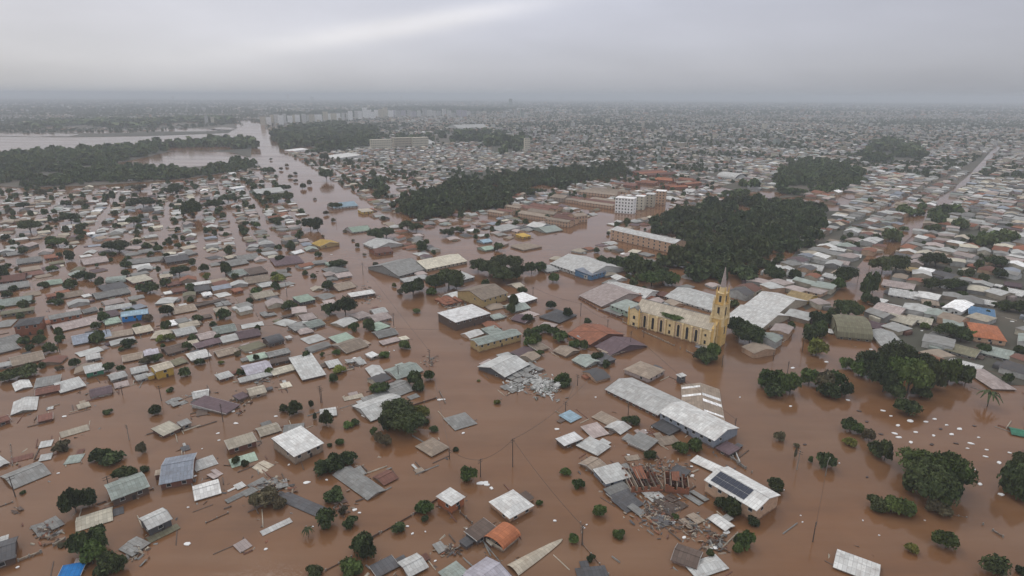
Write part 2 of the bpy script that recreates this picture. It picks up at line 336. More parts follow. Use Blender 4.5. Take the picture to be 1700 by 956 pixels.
def wall_shape(mb, L, W, H, typ, rise, z0=-1.5):
    x0, x1, y0, y1 = -L / 2, L / 2, -W / 2, W / 2; e = 0.02
    g = rise * (W / (W + .8)) if typ == 'g' else rise * (L / (L + .8))
    hb_, hf = H - .13, H - .13
    if typ in ('s',): hb_ = H - .13 + rise * 0.95
    mb.quad([(x0, y0, z0), (x1, y0, z0), (x1, y0, hf), (x0, y0, hf)]); mb.quad([(x1, y1, z0), (x0, y1, z0), (x0, y1, hb_), (x1, y1, hb_)])
    if typ == 'g':
        mb.quad([(x1, y0, z0), (x1, y1, z0), (x1, y1, hf), (x1, 0, hf + g), (x1, y0, hf)]); mb.quad([(x0, y1, z0), (x0, y0, z0), (x0, y0, hf), (x0, 0, hf + g), (x0, y1, hf)])
    else:
        mb.quad([(x1, y0, z0), (x1, y1, z0), (x1, y1, hb_), (x1, y0, hf)]); mb.quad([(x0, y1, z0), (x0, y0, z0), (x0, y0, hf), (x0, y1, hb_)])
    if typ == 'x':
        mb.quad([(x0, y0, hf), (x1, y0, hf), (0, y0, hf + g)]); mb.quad([(x1, y1, hf), (x0, y1, hf), (0, y1, hf + g)])
def add_window(root, x, y, z, w_, h_, axis, sgn, detail):
    # axis 'y': on a wall facing along y (front/back); 'x': on a side wall
    fr = MB(); pn = MB(); t = 0.07
    def bx(mb, a0, a1, z0, z1, d0, d1):
        d0, d1 = sorted((d0 * sgn, d1 * sgn))
        if axis == 'y': mb.box(x + a0, x + a1, y + d0, y + d1, z0, z1)
        else: mb.box(x + d0, x + d1, y + a0, y + a1, z0, z1)
    bx(fr, -w_ / 2 - t, -w_ / 2, z, z + h_, 0.003, .07); bx(fr, w_ / 2, w_ / 2 + t, z, z + h_, 0.003, .07)
    bx(fr, -w_ / 2 - t, w_ / 2 + t, z + h_, z + h_ + t, 0.003, .07); bx(fr, -w_ / 2 - t - .05, w_ / 2 + t + .05, z - t, z, 0.003, .12)
    f = fr.build('window', TRIM, root); bx(pn, -w_ / 2, w_ / 2, z, z + h_, 0.004, .03); pn.build('pane', GLASS, f)
def house(p1, p2, W, H, typ, roof, wall, name='house', px=10, storeys=1, extras=True, rise=None):
    """p1, p2: world corners of the near long edge; W depth away from the camera; H eave height above the water"""
    d = p2 - p1; L = max(d.length, 1.5); u = d.normalized(); nrm = Vector((-u.y, u.x))
    if nrm.y < 0: nrm = -nrm
    if typ == 'f': pass
    c = (p1 + p2) / 2 + nrm * W / 2; rz = math.atan2(u.y, u.x)
    root = empty(name, (c.x, c.y, 0), rz)
    if rise is None: rise = {'g': .13 * W, 'x': .13 * L, 'h': .16 * min(L, W), 'v': .22 * W, 's': .07 * W, 'w': 0.3, 'f': .02 * W}[typ]
    L2, W2 = max(L - .6, 1), max(W - .6, 1)
    rb = MB(); roof_shape(rb, L2, W2, H, typ if typ != 'f' else 's', rise, jit=0.06); rb.build('roof', RM[roof], root)
    if H > 0.25 or typ != 'w':
        wb = MB(); wall_shape(wb, L2, W2, max(H, .15), 'g' if typ == 'v' else ('s' if typ == 'f' else typ), rise); wb.build('wall', WM[wall], root)
    if extras and px > 16:
        if typ == 'g':
            cb = MB(); cb.box(-L2 / 2 - .42, L2 / 2 + .42, -.14, .14, H + rise - .02, H + rise + .05); cb.build('ridge_cap', RM[roof], root)
        if typ in 'gs' and H > .5:
            s = rise if typ == 's' else 0; fm = TRIM if random.random() < .5 else SHADE
            for sx in (-1, 1):
                fb = MB()
                xa = sx * (L2 / 2 + .44)
                xx = sorted((xa - .03 * sx, xa + .03 * sx))
                if typ == 's': fb.slab([(xx[0], -W2 / 2 - .4, H + .03), (xx[1], -W2 / 2 - .4, H + .03), (xx[1], W2 / 2 + .4, H + s + .03), (xx[0], W2 / 2 + .4, H + s + .03)], .25)
                else:
                    fb.slab([(xx[0], -W2 / 2 - .4, H + .03), (xx[1], -W2 / 2 - .4, H + .03), (xx[1], 0, H + rise + .03), (xx[0], 0, H + rise + .03)], .22)
                    fb.slab([(xx[0], 0.004, H + rise + .03), (xx[1], 0.004, H + rise + .03), (xx[1], W2 / 2 + .4, H + .03), (xx[0], W2 / 2 + .4, H + .03)], .22)
                fb.build('fascia', fm, root)
    if extras and name == 'house' and 11 < px < 75 and random.random() < .45 and typ != 'w':
        al, aw, ah = L2 * random.uniform(.3, .6), random.uniform(1.8, 3.2), max(.2, H * random.uniform(.5, .85)); sd = random.choice((-1, 1)); side_ = random.random() < .5
        cx_, cy_ = (sd * (L2 / 2 + aw / 2 + .45), random.uniform(-.2, .2) * W2) if side_ else (random.uniform(-.3, .3) * (L2 - al), W2 / 2 + aw / 2 + .45)
        dx_, dy_ = (aw / 2, min(al, W2) / 2) if side_ else (al / 2, aw / 2); cc = random.choice(['gr', 'lg', 'pk', 'tn', 'rb', 'br', 'wh', 'dg', roof])
        b = MB(); b.slab([(cx_ - dx_, cy_ - dy_, ah), (cx_ + dx_, cy_ - dy_, ah + random.uniform(-.1, .1)), (cx_ + dx_, cy_ + dy_, ah + .25), (cx_ - dx_, cy_ + dy_, ah + .2)], .08); b.build('annex_roof', RM[cc], root)
        b = MB(); b.box(cx_ - dx_ + .2, cx_ + dx_ - .2, cy_ - dy_ + .2, cy_ + dy_ - .2, -1.5, ah - .2); b.build('annex_wall', WM[wall], root)
    if H > 1.15 and px > 10:
        sh = H / storeys; wh = min(1.1, sh * .5) if storeys == 1 else sh * .45
        nwin = max(1, int(L2 / (3.4 if storeys == 1 else 3.2)))
        if storeys > 1: nwin = min(nwin, 12)
        for s in range(storeys):
            z = sh * s + (sh - wh) * .55 if storeys > 1 else H - wh - .45
            for i in range(nwin):
                add_window(root, -L2 / 2 + L2 * (i + .5) / nwin, -W2 / 2, z, 1.2 if storeys == 1 else 1.3, wh, 'y', -1, px)
            add_window(root, L2 / 2, 0 if typ != 'g' else -W2 * .22, z, 1.1, wh, 'x', 1, px)
            if storeys > 1 or W2 > 6: add_window(root, -L2 / 2, -W2 * .2, z, 1.1, wh, 'x', -1, px)
        if storeys == 1 and H > 2.6 and px > 20:
            db = MB(); db.box(L2 * .02, L2 * .02 + .9, -W2 / 2 - .05, -W2 / 2 - .003, -1, min(H - .5, 1.7)); db.build('door', SHADE, root)
    return root, c, L, W
OCC = []      # occupied discs (x, y, r)
SH = {'g': 'gabled', 'x': 'gabled', 'h': 'hipped', 'v': 'arched', 's': 'single-pitched', 'w': 'collapsed', 'f': 'flat'}
def place(ox, oy, s, text, kind='house'):
    for line in text.strip().splitlines():
        lab = None
        if '#' in line: line, lab = line.split('#', 1)
        t = line.split()
        if len(t) < 6: continue
        x1, y1, x2, y2, d, e = [float(q) / s for q in t[:6]]
        x1 += ox; x2 += ox; y1 += oy; y2 += oy
        typ, roof = t[6], t[7]; wall = t[8] if len(t) > 8 else roof; nm = kind; storeys = 1
        for q in t[9:]:
            if q.startswith('k='): nm = q[2:]
            if q.startswith('n='): storeys = int(q[2:])
        if x2 < x1: x1, y1, x2, y2 = x2, y2, x1, y1
        ym0 = (y1 + y2) / 2
        H = max(0.22, height_from((x1 + x2) / 2, (y1 + y2) / 2 + e, (y1 + y2) / 2))
        if ym0 < 640: H += random.uniform(.3, 1.0)
        p1, p2 = at(x1, y1, H), at(x2, y2, H); pxl = x2 - x1; ym = (y1 + y2) / 2
        ma = math.atan2(p2.y - p1.y, p2.x - p1.x); neg = ox >= 1200 or (y2 - y1) > .04 * (x2 - x1)
        tgt = R(-52) if neg else R(40)
        if nm in ('row_house', 'apartment_block') : tgt = R(-38) if neg else R(30)
        wt = 0.0 if (pxl > 58 and ym > 560) else (.25 if ym > 640 else .55 if ym > 420 else .85)
        if pxl > 40 and ym > 420 and ym < 640: wt *= .6
        if ox >= 1200 and ym > 420: wt = .6
        if typ == 'x' and pxl > 58: wt = 0
        raw = 'raw' in t
        if raw: wt = 0
        ang = ma + (tgt - ma) * wt; u = Vector((math.cos(ang), math.sin(ang)))
        c0 = (p1 + p2) / 2; lo, hi = .5, 300.0
        for _ in range(30):       # length that spans the same width of the picture
            k = (lo + hi) / 2; a_, b_2 = c0 - u * k / 2, c0 + u * k / 2
            if proj(b_2.x, b_2.y, H)[0] - proj(a_.x, a_.y, H)[0] < pxl: lo = k
            else: hi = k
        L0 = min(lo, (p2 - p1).length * 1.6 + 2)
        if not raw and nm not in ('apartment_block', 'school', 'row_house'): L0 *= .68 if ym < 420 else (.9 if (ym < 640 and x1 > 520) else 1)
        p1, p2 = c0 - u * L0 / 2, c0 + u * L0 / 2
        nr = Vector((-u.y, u.x)); mid = c0
        if nr.y < 0: nr = -nr
        m1 = proj(mid.x, mid.y, H)[1]; lo, hi = 1.0, 90.0
        for _ in range(30):
            k = (lo + hi) / 2; q = mid + nr * k
            if m1 - proj(q.x, q.y, H + (.07 * k if typ == 's' else 0))[1] < d: lo = k
            else: hi = k
        W = max(2.0, lo)
        if raw: W = min(W, 2.3 * L0)
        elif typ != 'x': W = min(W, (1.7 if pxl > 44 and ym > 560 and ox < 1200 else 1.15) * L0 if L0 < 25 else .9 * L0)
        if nm == 'apartment_block': W = min(W, 13)
        if nm == 'school': W = min(W, 16)
        if nm == 'row_house' and W > 17:
            n_r = int(round(W / 15)); W = W / n_r - 2.5
            for q_ in range(1, n_r):
                sh_2 = nr * (q_ * (W + 2.5)) + u * random.uniform(-4, 4)
                rt2, c2, L2_, W2_ = house(p1 + sh_2, p2 + sh_2 - u * random.uniform(0, 6), W, H, typ, random.choice([roof, roof, 'rb', 'tn', 'rs']), wall, nm, 18, storeys)
                OCC.append((c2.x, c2.y, L2_ * .5, L2_, W2_)); OBJS.append((rt2, 'long tiled gabled roof over peach walls', c2.x, c2.y, 'row house')); rt2['group'] = 'row houses in the flooded town'
        pxw = math.hypot(x2 - x1, y2 - y1)
        root, c, L, W = house(p1, p2, W, H, typ, roof, wall, nm, pxw, storeys)
        OCC.append((c.x, c.y, min(math.hypot(L, W) / 2, max(L, W) * .55), L, W))
        if 'strips' in t:
            rs_ = .13 * L
            for (f0, f1, sd) in ((.42, .50, 1), (.60, .68, 1), (.60, .66, -1), (.86, .92, -1), (.12, .17, 1)):
                b = MB(); ya, yb = -W / 2 + W * f0, -W / 2 + W * f1; zf = lambda q_: H + rs_ * (1 - abs(q_) / (L / 2)) + .06
                xa, xb = sorted((sd * .25, sd * (L / 2 - .2))); b.slab([(xa, ya, zf(xa)), (xb, ya, zf(xb)), (xb, yb, zf(xb)), (xa, yb, zf(xa))], .05); b.build('roof_light', RM['bw'], root)
        cat = nm.replace('_', ' ')
        if lab:
            lab = lab.strip(); tag(root, lab, cat, None)
            if lab.endswith('*'): root['label'] = lab[:-1].strip()
            sh_ = lab.rstrip('*').split(' with ')[0].split(' on ')[0].split(' beside ')[0].split(' below ')[0].split(' near ')[0].split(' at ')[0].split(' in ')[0].split(' behind ')[0]
            LAND_MARKS.append((sh_.strip(), c.x, c.y))
        else:
            size = 'small ' if L * W < 45 else ('large ' if L * W > 190 else '')
            state = 'drowned to the eaves' if H < .7 else ('half flooded' if H < 2.2 else 'standing clear of the water')
            desc = f"{size}{WORDS[roof]} {SH[typ]} roof" + (f" over {WORDS[wall]} walls" if H > 1.4 and wall != roof else '')
            OBJS.append((root, desc, c.x, c.y, cat))
        if nm == 'house': root['group'] = 'flooded houses'
        elif not root.get('group'): root['group'] = cat + 's in the flooded town'
# ================================================================== the church
def church():
    # corner of the nave next to the tower, direction of the long wall from measured points
    pF, pB = at(1180, 577), at(1055, 541)
    u = (pF - pB).normalized(); n = Vector((-u.y, u.x))
    L = (pF - pB).length; Wd = 13.0; c = (pF + pB) / 2 + n * Wd / 2
    root = empty('church', (c.x, c.y, 0), math.atan2(u.y, u.x))
    tag(root, 'yellow and cream church with a tall pointed bell tower, standing in brown water', 'church'); LAND_MARKS.append(('church', c.x, c.y))
    OCC.append((c.x, c.y, 22, L, Wd)); x0, x1, y0, y1 = -L / 2, L / 2, -Wd / 2, Wd / 2; HE, RI = 9.2, 4.9
    cream, ochre, pink = CHC, CHY, CHP
    b = MB()
    for a, q in (((x0, y0), (x1, y0)), ((x1, y1), (x0, y1))): b.quad([(*a, -2), (*q, -2), (*q, HE), (*a, HE)])
    b.quad([(x1, y0, -2), (x1, y1, -2), (x1, y1, HE), (x1, 0, HE + RI), (x1, y0, HE)]); b.quad([(x0, y1, -2), (x0, y0, -2), (x0, y0, HE), (x0, 0, HE + RI), (x0, y1, HE)])
    b.build('wall', CHY, root)
    r = MB(); roof_shape(r, L, Wd, HE + .15, 'g', RI, .45, .15); r.build('roof', RM['bg'], root)
    r = MB(); r.box(x0 - .5, x1 + .3, -.2, .2, HE + RI + .1, HE + RI + .3); r.build('ridge_cap', RM['gr'], root)
    cb = MB(); cb.box(x0, x1, y0 - .35, y0 - .003, HE - .75, HE - .2); cb.build('cornice', cream, root)
    nb = 8; bw = (L - 4) / nb
    for i in range(nb + 1):
        xa = x0 + 3.5 + bw * i; p = MB(); p.box(xa - .5, xa + .5, y0 - .75, y0 - .003, -2, HE - .78); p.slab([(xa - .55, y0 - .85, HE - .6), (xa + .55, y0 - .85, HE - .6), (xa + .55, y0 - .36, HE - .1), (xa - .55, y0 - .36, HE - .1)], .2); p.build('pilaster', cream, root)
    def arch(mb, xc, zb, zt, w_, y, th):
        pts = [(xc - w_ / 2, zb), (xc + w_ / 2, zb)] + [(xc + w_ / 2 * math.cos(a), zt - w_ / 2 + w_ / 2 * 1.25 * math.sin(a)) for a in [math.pi * k / 8 for k in range(9)]]
        k = len(mb.v); m = len(pts)
        mb.v += [(x, y - th, z) for x, z in pts] + [(x, y, z) for x, z in pts]
        mb.f.append(tuple(k + i for i in range(m))); mb.m.append(0)
        for i in range(m):
            j = (i + 1) % m; mb.f.append((k + i, k + m + i, k + m + j, k + j)); mb.m.append(0)
    for i in range(nb):
        xc = x0 + 3.5 + bw * (i + .5)
        pl = MB(); pl.box(xc - bw * .36, xc + bw * .36, y0 - .08, y0 - .004, -2, HE - .8); pl.build('wall_panel', cream if i % 2 else pink, root)
        if i in (3, 7):
            for zb in (1.2, 5.2):
                f = MB(); f.box(xc - .8, xc + .8, y0 - .16, y0 - .083, zb - .2, zb + 1.5); f = f.build('window', cream, root)
                g = MB(); g.box(xc - .55, xc + .55, y0 - .2, y0 - .163, zb, zb + 1.3 if zb > 2 else zb + 1.9); g.build('pane', GLASS, f)
        else:
            f = MB(); arch(f, xc, .7, 7.8, 2.3, y0 - .083, .12); f = f.build('window', cream, root)
            g = MB(); arch(g, xc, 1.0, 7.4, 1.45, y0 - .206, .02); g.build('pane', GLASS, f)
    # side chapel block at the far end, with its own gable
    cx = x0 + .5; ch = MB(); ch.box(cx - 3.6, cx + 3.2, y0 - 1.8, y0 + 3, -2, 9.2)
    ch.quad([(cx - 3.6, y0 - 1.8, 9.2), (cx + 3.2, y0 - 1.8, 9.2), (cx - .2, y0 - 1.8, 11.2)]); ch.build('chapel_wall', cream, root)
    r = MB()
    r.slab([(cx - 4, y0 - 2.1, 9.3), (cx - .2, y0 - 2.1, 11.5), (cx - .2, 0, 11.5), (cx - 4, 0, 9.3)], .15); r.slab([(cx - .196, y0 - 2.1, 11.5), (cx + 3.6, y0 - 2.1, 9.3), (cx + 3.6, 0, 9.3), (cx - .196, 0, 11.5)], .15)
    r.build('chapel_roof', RM['gr'], root)
    for zz, hh in ((1.0, 1.6), (4.6, 1.9)):
        g = MB(); g.box(cx - .9, cx + .5, y0 - 1.86, y0 - 1.803, zz, zz + hh); g.build('window', GLASS, root)
    for sx in (-3.5, 3.0):
        p = MB(); p.box(cx + sx - .35, cx + sx + .35, y0 - 2.15, y0 - 1.804, -2, 9.9); p.frustum(cx + sx, y0 - 1.98, 9.9, 11.4, .45, .03, 4, 0, math.pi / 4); p.build('pilaster', ochre, root)
    # facade gable front with corner piers
    fb = MB(); fb.box(x1 + .003, x1 + 1.2, y0 - .3, y1 + .3, -2, 10.2); fb.quad([(x1 + 1.2, y0 - .3, 10.2), (x1 + 1.2, y1 + .3, 10.2), (x1 + 1.2, 0, 15.2)]); fb.quad([(x1 + .01, y1 + .3, 10.2), (x1 + .01, y0 - .3, 10.2), (x1 + .01, 0, 15.2)])
    fb.slab([(x1, y0 - .5, 10.3), (x1 + 1.4, y0 - .5, 10.3), (x1 + 1.4, 0, 15.4), (x1, 0, 15.4)], .25); fb.slab([(x1, 0.004, 15.4), (x1 + 1.4, 0.004, 15.4), (x1 + 1.4, y1 + .5, 10.3), (x1, y1 + .5, 10.3)], .25)
    fb.build('facade', ochre, root)
    for yy in (y0 + .2, y0 + 3.6, y1 - 3.6, y1 - .2):
        p = MB(); p.box(x1 + 1.203, x1 + 1.75, yy - .42, yy + .42, -2, 11.2); p.frustum(x1 + 1.3, yy, 11.2, 14.2, .55, .04, 4, 0, math.pi / 4); p.build('pilaster', cream, root)
    for yy in (y0 + 1.9, y1 - 1.9):
        g = MB(); g.box(x1 + 1.203, x1 + 1.3, yy - .5, yy + .5, 2, 5.6); g.build('window', GLASS, root)
    # tower, straddling the facade
    tx, hw = x1 + .6, 2.75
    def stage(name, h, z0, z1, m): b = MB(); b.box(tx - h, tx + h, -h, h, z0, z1); return b.build(name, m, root)
    stage('tower_base', hw + .25, -2, 14.6, ochre); stage('tower_cornice', hw + .7, 14.603, 15.3, cream)
    stage('tower_shaft', hw - .2, 15.303, 21.8, cream); stage('tower_cornice', hw + .15, 21.803, 22.3, CHY); stage('belfry', 2.0, 22.303, 27.4, CHY); stage('tower_cornice', 2.35, 27.403, 27.8, cream)
    b = MB(); b.frustum(tx, 0, 27.803, 30.6, 1.75, 1.6, 8, 0, math.pi / 8); b.build('lantern', cream, root)
    for hwx, z0, z1, z2, sz in ((hw - .05, 15.31, 23.2, 26.4, .42), (2.05, 22.31, 28.8, 31.8, .34), (hw + .3, 11, 15.9, 18.6, .5)):
        for sx in (-1, 1):
            for sy in (-1, 1):
                p = MB(); p.box(tx + sx * hwx - sz, tx + sx * hwx + sz, sy * hwx - sz, sy * hwx + sz, z0, z1); p.frustum(tx + sx * hwx, sy * hwx, z1, z2, sz * 1.2, .03, 4, 0, math.pi / 4); p.build('corner_pinnacle', cream if sz > .4 else ochre, root)
    def topening(z0, z1, w_, off, kind='window'):
        for ax, sg in (('y', -1), ('y', 1), ('x', 1), ('x', -1)):
            g = MB(); f = MB(); a, q = sorted((sg * off + sg * .003, sg * off + sg * .08)); a2, q2 = sorted((sg * off + sg * .004, sg * off + sg * .14))
            if ax == 'y':
                f.box(tx - w_ / 2 - .25, tx + w_ / 2 + .25, a, q, z0 - .2, z1 + .3); g.box(tx - w_ / 2, tx + w_ / 2, a2, q2, z0, z1)
            else:
                f.box(tx + a, tx + q, -w_ / 2 - .25, w_ / 2 + .25, z0 - .2, z1 + .3); g.box(tx + a2, tx + q2, -w_ / 2, w_ / 2, z0, z1)
            fo = f.build(kind, cream, root); g.build('louvre', SHADE, fo)
    topening(16.2, 20.6, 1.2, hw - .2); topening(23.2, 26.4, 1.2, 2.0)
    topening(6.5, 10.5, .9, hw + .25)
    for z, ww in ((15.3, 3.0),):
        for ax in (0, 1):
            for sg in (-1, 1):
                p = MB(); o_ = sg * (hw + .45); tri = [(-1.6, z), (1.6, z), (0, z + 2.4)]; q3 = []
                for s2 in (0, 1):
                    dd = o_ + (s2 - .5) * .2; q3.append([((tx + a, dd, zz) if ax == 0 else (tx + dd, a, zz)) for a, zz in tri])
                p.v = q3[0] + q3[1]; p.f = [(0, 1, 2), (5, 4, 3), (0, 3, 4, 1), (1, 4, 5, 2), (2, 5, 3, 0)]; p.m = [0] * 5
                p.build('tower_gablet', cream, root)
    s = MB(); s.frustum(tx, 0, 30.603, 40.8, 1.45, .10, 8, 0, math.pi / 8); s.build('spire', WM['pk'], root)
    k = MB(); k.box(tx - .08, tx + .08, -.08, .08, 40.6, 42.6); k.box(tx - .08, tx + .08, -.5, .5, 41.6, 41.8); k.build('cross', SHADE, root)
    return root, c, u, n, L
CH = church()
# ================================================================== houses read off the photograph, tile by tile
# near long edge (x1 y1 x2 y2), depth of the roof in pixels, height of wall showing, roof type, roof colour, wall colour
place(0, 640, 3.0256, '''
568 575 755 505 75 38 g gg br # grey-green roofed house above a long cream sheet roof
805 492 970 468 130 32 g bg2 rb # dark blue-grey roofed house beside two pale sheet roofs
990 430 1100 390 45 3 s lg lg
985 575 1115 540 80 7 g wh rb # white roofed house below the dark blue-grey roofed house
750 725 870 665 92 42 g lg dg # light grey roofed house with a yellowish sheet floating against it
760 790 910 712 24 3 s ol ol
665 862 760 790 62 2 w gr gr
388 732 572 675 68 4 g cr gr # cream two-tone roofed house beside a round tree
-60 905 80 862 165 34 g dg br # dark roofed brown house cut off by the picture edge
203 760 328 700 52 2 w gr gr
0 410 55 385 50 9 x lg dg
60 387 170 360 24 2 s rb rb
200 378 260 368 55 4 s lg lg
200 312 262 302 48 4 s lg lg
75 518 262 440 62 4 g gr bg
325 392 405 385 72 2 h gg gg
315 262 455 220 28 2 s bg bg
60 147 190 120 66 5 x wh gg
-20 195 60 168 80 18 g rb rb
195 182 270 165 48 12 s rb rb
245 120 272 115 22 3 s wh wh
400 118 462 100 55 5 h bg rb
975 66 1055 50 44 5 g wh gr
1140 140 1210 95 76 10 s pu lg raw # dark purple roofed house with a white side wall
1205 72 1255 50 58 12 s pu tn
825 255 915 208 72 16 s cr rb # cream roofed house beside a grey annex
918 205 968 185 52 22 s gr tn
990 152 1045 145 38 2 s br br
1155 320 1295 278 46 30 s bg rb # beige roofed house with a red brick front
1170 410 1300 372 40 3 s pg pg
1200 522 1240 502 88 4 s wh wh
1150 592 1300 512 14 2 s gr gr
1212 838 1270 802 138 2 s pk pk # pinkish narrow roof lying low in the water
290 968 408 955 70 12 s tb gr # bright blue tarpaulin roof at the picture edge
80 640 120 620 20 2 w br br
920 330 960 318 26 3 s dg br
870 110 950 80 50 2 w gr gr
1080 470 1130 440 24 2 w pk pk
''')
place(400, 640, 3.0256, '''
270 360 420 285 90 44 s wh tn # white flat-roofed house with tan walls above a hedge
105 256 207 226 42 6 g bg gr
215 240 318 234 45 2 s gr gr
405 158 485 150 46 7 g wh wh # small white roofed house behind a round bush
655 178 850 105 72 8 g lg lg # light grey roofed house half hidden by a large dark tree
650 105 780 62 42 3 s gr gr
780 60 870 22 55 5 g gr gr
525 75 620 58 18 2 s bg bg
962 357 1050 307 55 8 h tn dg # tan framed hipped roof alone in the flood
1080 222 1190 192 58 4 h gr lg # dark hipped roof with one white corner
640 577 730 522 125 5 x gr lg # long grey roof next to a small red roof
722 502 795 462 50 6 g rb lg # small red roof joined to a long grey roof
402 670 456 618 92 2 x dg dg
115 752 262 682 8 1.5 s wh wh
1060 607 1130 556 52 46 f wh or # small orange brick hut with a flat white roof
850 960 945 912 102 12 g lg dg # large light grey roof beside dark sheets at the picture edge
690 962 800 905 55 8 s dg dg
1075 1012 1165 950 92 12 h gg gg # pale green-grey hipped roof at the picture edge
1240 1062 1370 962 108 16 g li li # lilac-white roofed house at the picture edge
1190 782 1285 708 48 30 s br dg # brown roofed house with a dark front beside a rusty arched shed
1262 800 1310 770 20 18 s bg cr
120 532 235 510 42 2 w gr gr
30 560 190 470 12 2 s gr gr
560 470 640 440 36 2 w gr gr
110 440 170 400 50 2 w bg bg
480 600 540 575 26 2 w br br
1000 838 1085 800 38 2 w gr gr
890 440 925 425 16 2 s tn tn
''')
place(800, 640, 3.0256, '''
622 18 888 150 62 15 g wh rb # long light grey warehouse roof running to the cream roofed hall
895 135 1172 278 60 42 g wh bg2 k=hall # pale roofed hall with blue-grey walls at the end of a long warehouse
855 200 945 250 35 10 s dg dg
1012 160 1226 186 165 5 x tn gr k=warehouse raw strips # tan and grey panelled warehouse roof beside the long light grey roof
1178 312 1246 350 70 15 s pu pu
450 186 506 157 36 5 s pb gr
562 262 642 244 92 6 s pk pk
555 158 648 204 30 4 s tn tn
700 247 756 208 36 6 g wh wh
418 302 512 268 36 20 s bw br # bright white roofed cabin with brown walls by the avenue
585 354 652 302 56 9 h lg lg
830 332 890 272 46 12 s gr wh
570 436 630 400 50 12 g tn tn
626 490 757 462 74 24 s lg bg2 # light grey roofed house against a rusty tiled ruin
940 440 1010 470 46 10 s dg rb
730 637 818 597 66 5 s dg dg
690 590 780 548 50 8 s dg dg
648 548 745 512 30 12 s gr gr
860 582 922 560 48 3 s lg lg
1142 667 1226 732 24 11 g wh dg
955 882 1082 916 84 16 g br pk # dark brown roofed house with pinkish walls at the picture edge
1085 962 1245 926 70 6 h lg lg
143 668 265 602 82 26 h wh pe # white hipped roof over peach walls
1052 380 1190 442 30 8 s wh gr
490 962 640 968 54 5 h dg dg
855 740 960 700 50 2 w dg dg
790 660 850 620 40 2 w gr gr
960 640 1040 600 60 2 w br br
1040 720 1120 680 40 2 w tn tn
1100 600 1150 570 60 2 w gr gr
735 375 800 372 22 2 s tn tn
905 300 1000 290 40 3 s tn tn
800 250 840 240 18 2 w pk pk
''')
place(1200, 640, 3.026, '''
560 942 780 965 92 10 g wh wh # large white roof alone at the picture edge near the plaza
1458 258 1545 250 62 6 g gn gn # green roof at the picture edge
''')
place(0, 420, 3.953, '''
110 906 222 876 50 6 x wh lg
232 882 396 856 62 6 s gr gr
405 917 572 866 66 12 s lg gr # light grey-green roof next to a purple roof
240 932 402 900 44 14 g rb rb
602 946 745 915 72 16 g pu wh # purple roofed house with white edges
575 702 666 686 34 14 s wh gr # small white roof above a green walled house
570 790 690 762 56 28 s lg gn # green walled house with a pale roof
738 838 846 802 46 10 g lg gr
762 888 856 866 34 6 s pk pk
872 792 982 770 46 6 h lg lg
905 836 992 812 36 5 h lg lg
1030 782 1148 742 62 46 g bg ye # yellow walled house with a beige roof
1110 668 1240 622 70 9 g br br # dark brown roofed house behind the yellow house
1262 706 1396 672 60 9 h wh lg
955 672 1052 656 48 8 h li li
815 712 946 692 62 4 g tn tn
1276 946 1376 932 40 8 s wh wh
1450 832 1542 802 46 9 h lg rb
1320 572 1436 546 50 6 g pk pk
1166 546 1302 516 50 6 g lg lg
1240 612 1322 592 30 4 s bg bg
1300 626 1480 576 30 4 s pu pu
1578 562 1720 540 92 7 g pu pu # purplish-brown roof beside a dark arched roof
1092 482 1186 466 46 5 s bw bw # bright white square roof by a leafy lane
800 418 978 398 34 36 g pb tb k=house # bright blue walled house with a pale roof
700 472 806 448 36 6 s pg pg
680 432 800 402 38 4 s pu pu
702 376 872 352 28 4 s lg lg
900 532 1016 506 42 5 s bg rb
335 438 546 398 28 40 s gr rs # grey-brown roofed house with a rusty brick front
95 482 266 466 50 56 h dg rs # dark hipped roof over rusty brick walls
450 392 536 376 18 4 s pk pk
560 396 652 372 44 4 g gr gr
380 522 702 442 44 4 g pk gr
490 602 742 552 56 4 g bg2 gr
0 612 162 562 60 4 g gr gr
0 662 142 616 40 4 s gr gr
-10 752 86 732 62 5 g lg lg
90 742 302 692 56 4 g tn tn
0 352 212 326 60 5 g gg gg # green-grey roof with an olive front
10 404 230 374 22 14 s ol ol
290 216 422 196 50 4 h pg pg
885 202 1012 166 56 9 s cr rb # cream roof with a red back edge
1060 162 1142 152 48 7 g bg bg
700 192 832 190 28 5 v gg gg
690 252 850 217 34 6 s dg dg
640 302 866 257 34 4 g gr dg
1100 62 1252 42 34 16 g dg br
840 72 1082 52 30 4 g gr gr
560 77 722 52 36 4 g pk pk
300 37 392 26 28 8 s rs rs
320 292 386 277 34 7 s rs rs
410 302 562 272 40 3 g tn tn
560 292 612 277 30 5 s wh wh
1090 272 1142 262 24 5 s wh wh
1140 257 1236 246 24 6 s rb rb
1290 252 1392 240 40 14 s dg br
1340 282 1402 272 24 8 s bw bw # small bright white roof in front of a dark shed
1230 217 1392 197 18 4 s wh wh
1110 217 1202 197 20 5 s rb rb
1080 362 1152 352 24 5 s bg bg
1150 402 1302 372 48 3 g tn gr
1300 352 1492 302 12 4 s br br
1180 462 1252 442 24 4 s gr gr
1270 442 1402 417 20 5 s br br
1430 352 1522 337 30 2 w gr gr
1415 532 1562 512 60 3 g gg gg
1520 152 1642 132 40 6 h gg lg
1642 142 1702 132 38 6 s dg dg
1500 92 1642 62 50 5 g gr dg
1545 256 1606 242 44 12 s rs rs
120 72 282 52 30 4 g gr gr
-10 192 172 172 78 7 g rb rb
130 162 302 132 24 5 s rb rb
0 247 202 217 38 4 g gr gr
700 562 882 532 38 3 s tn tn
1440 682 1562 652 38 3 g tn tn
1160 747 1242 702 28 5 s ol ol
60 20 170 0 24 4 g gr gr
900 0 1040 -10 30 6 g gr gr
''')
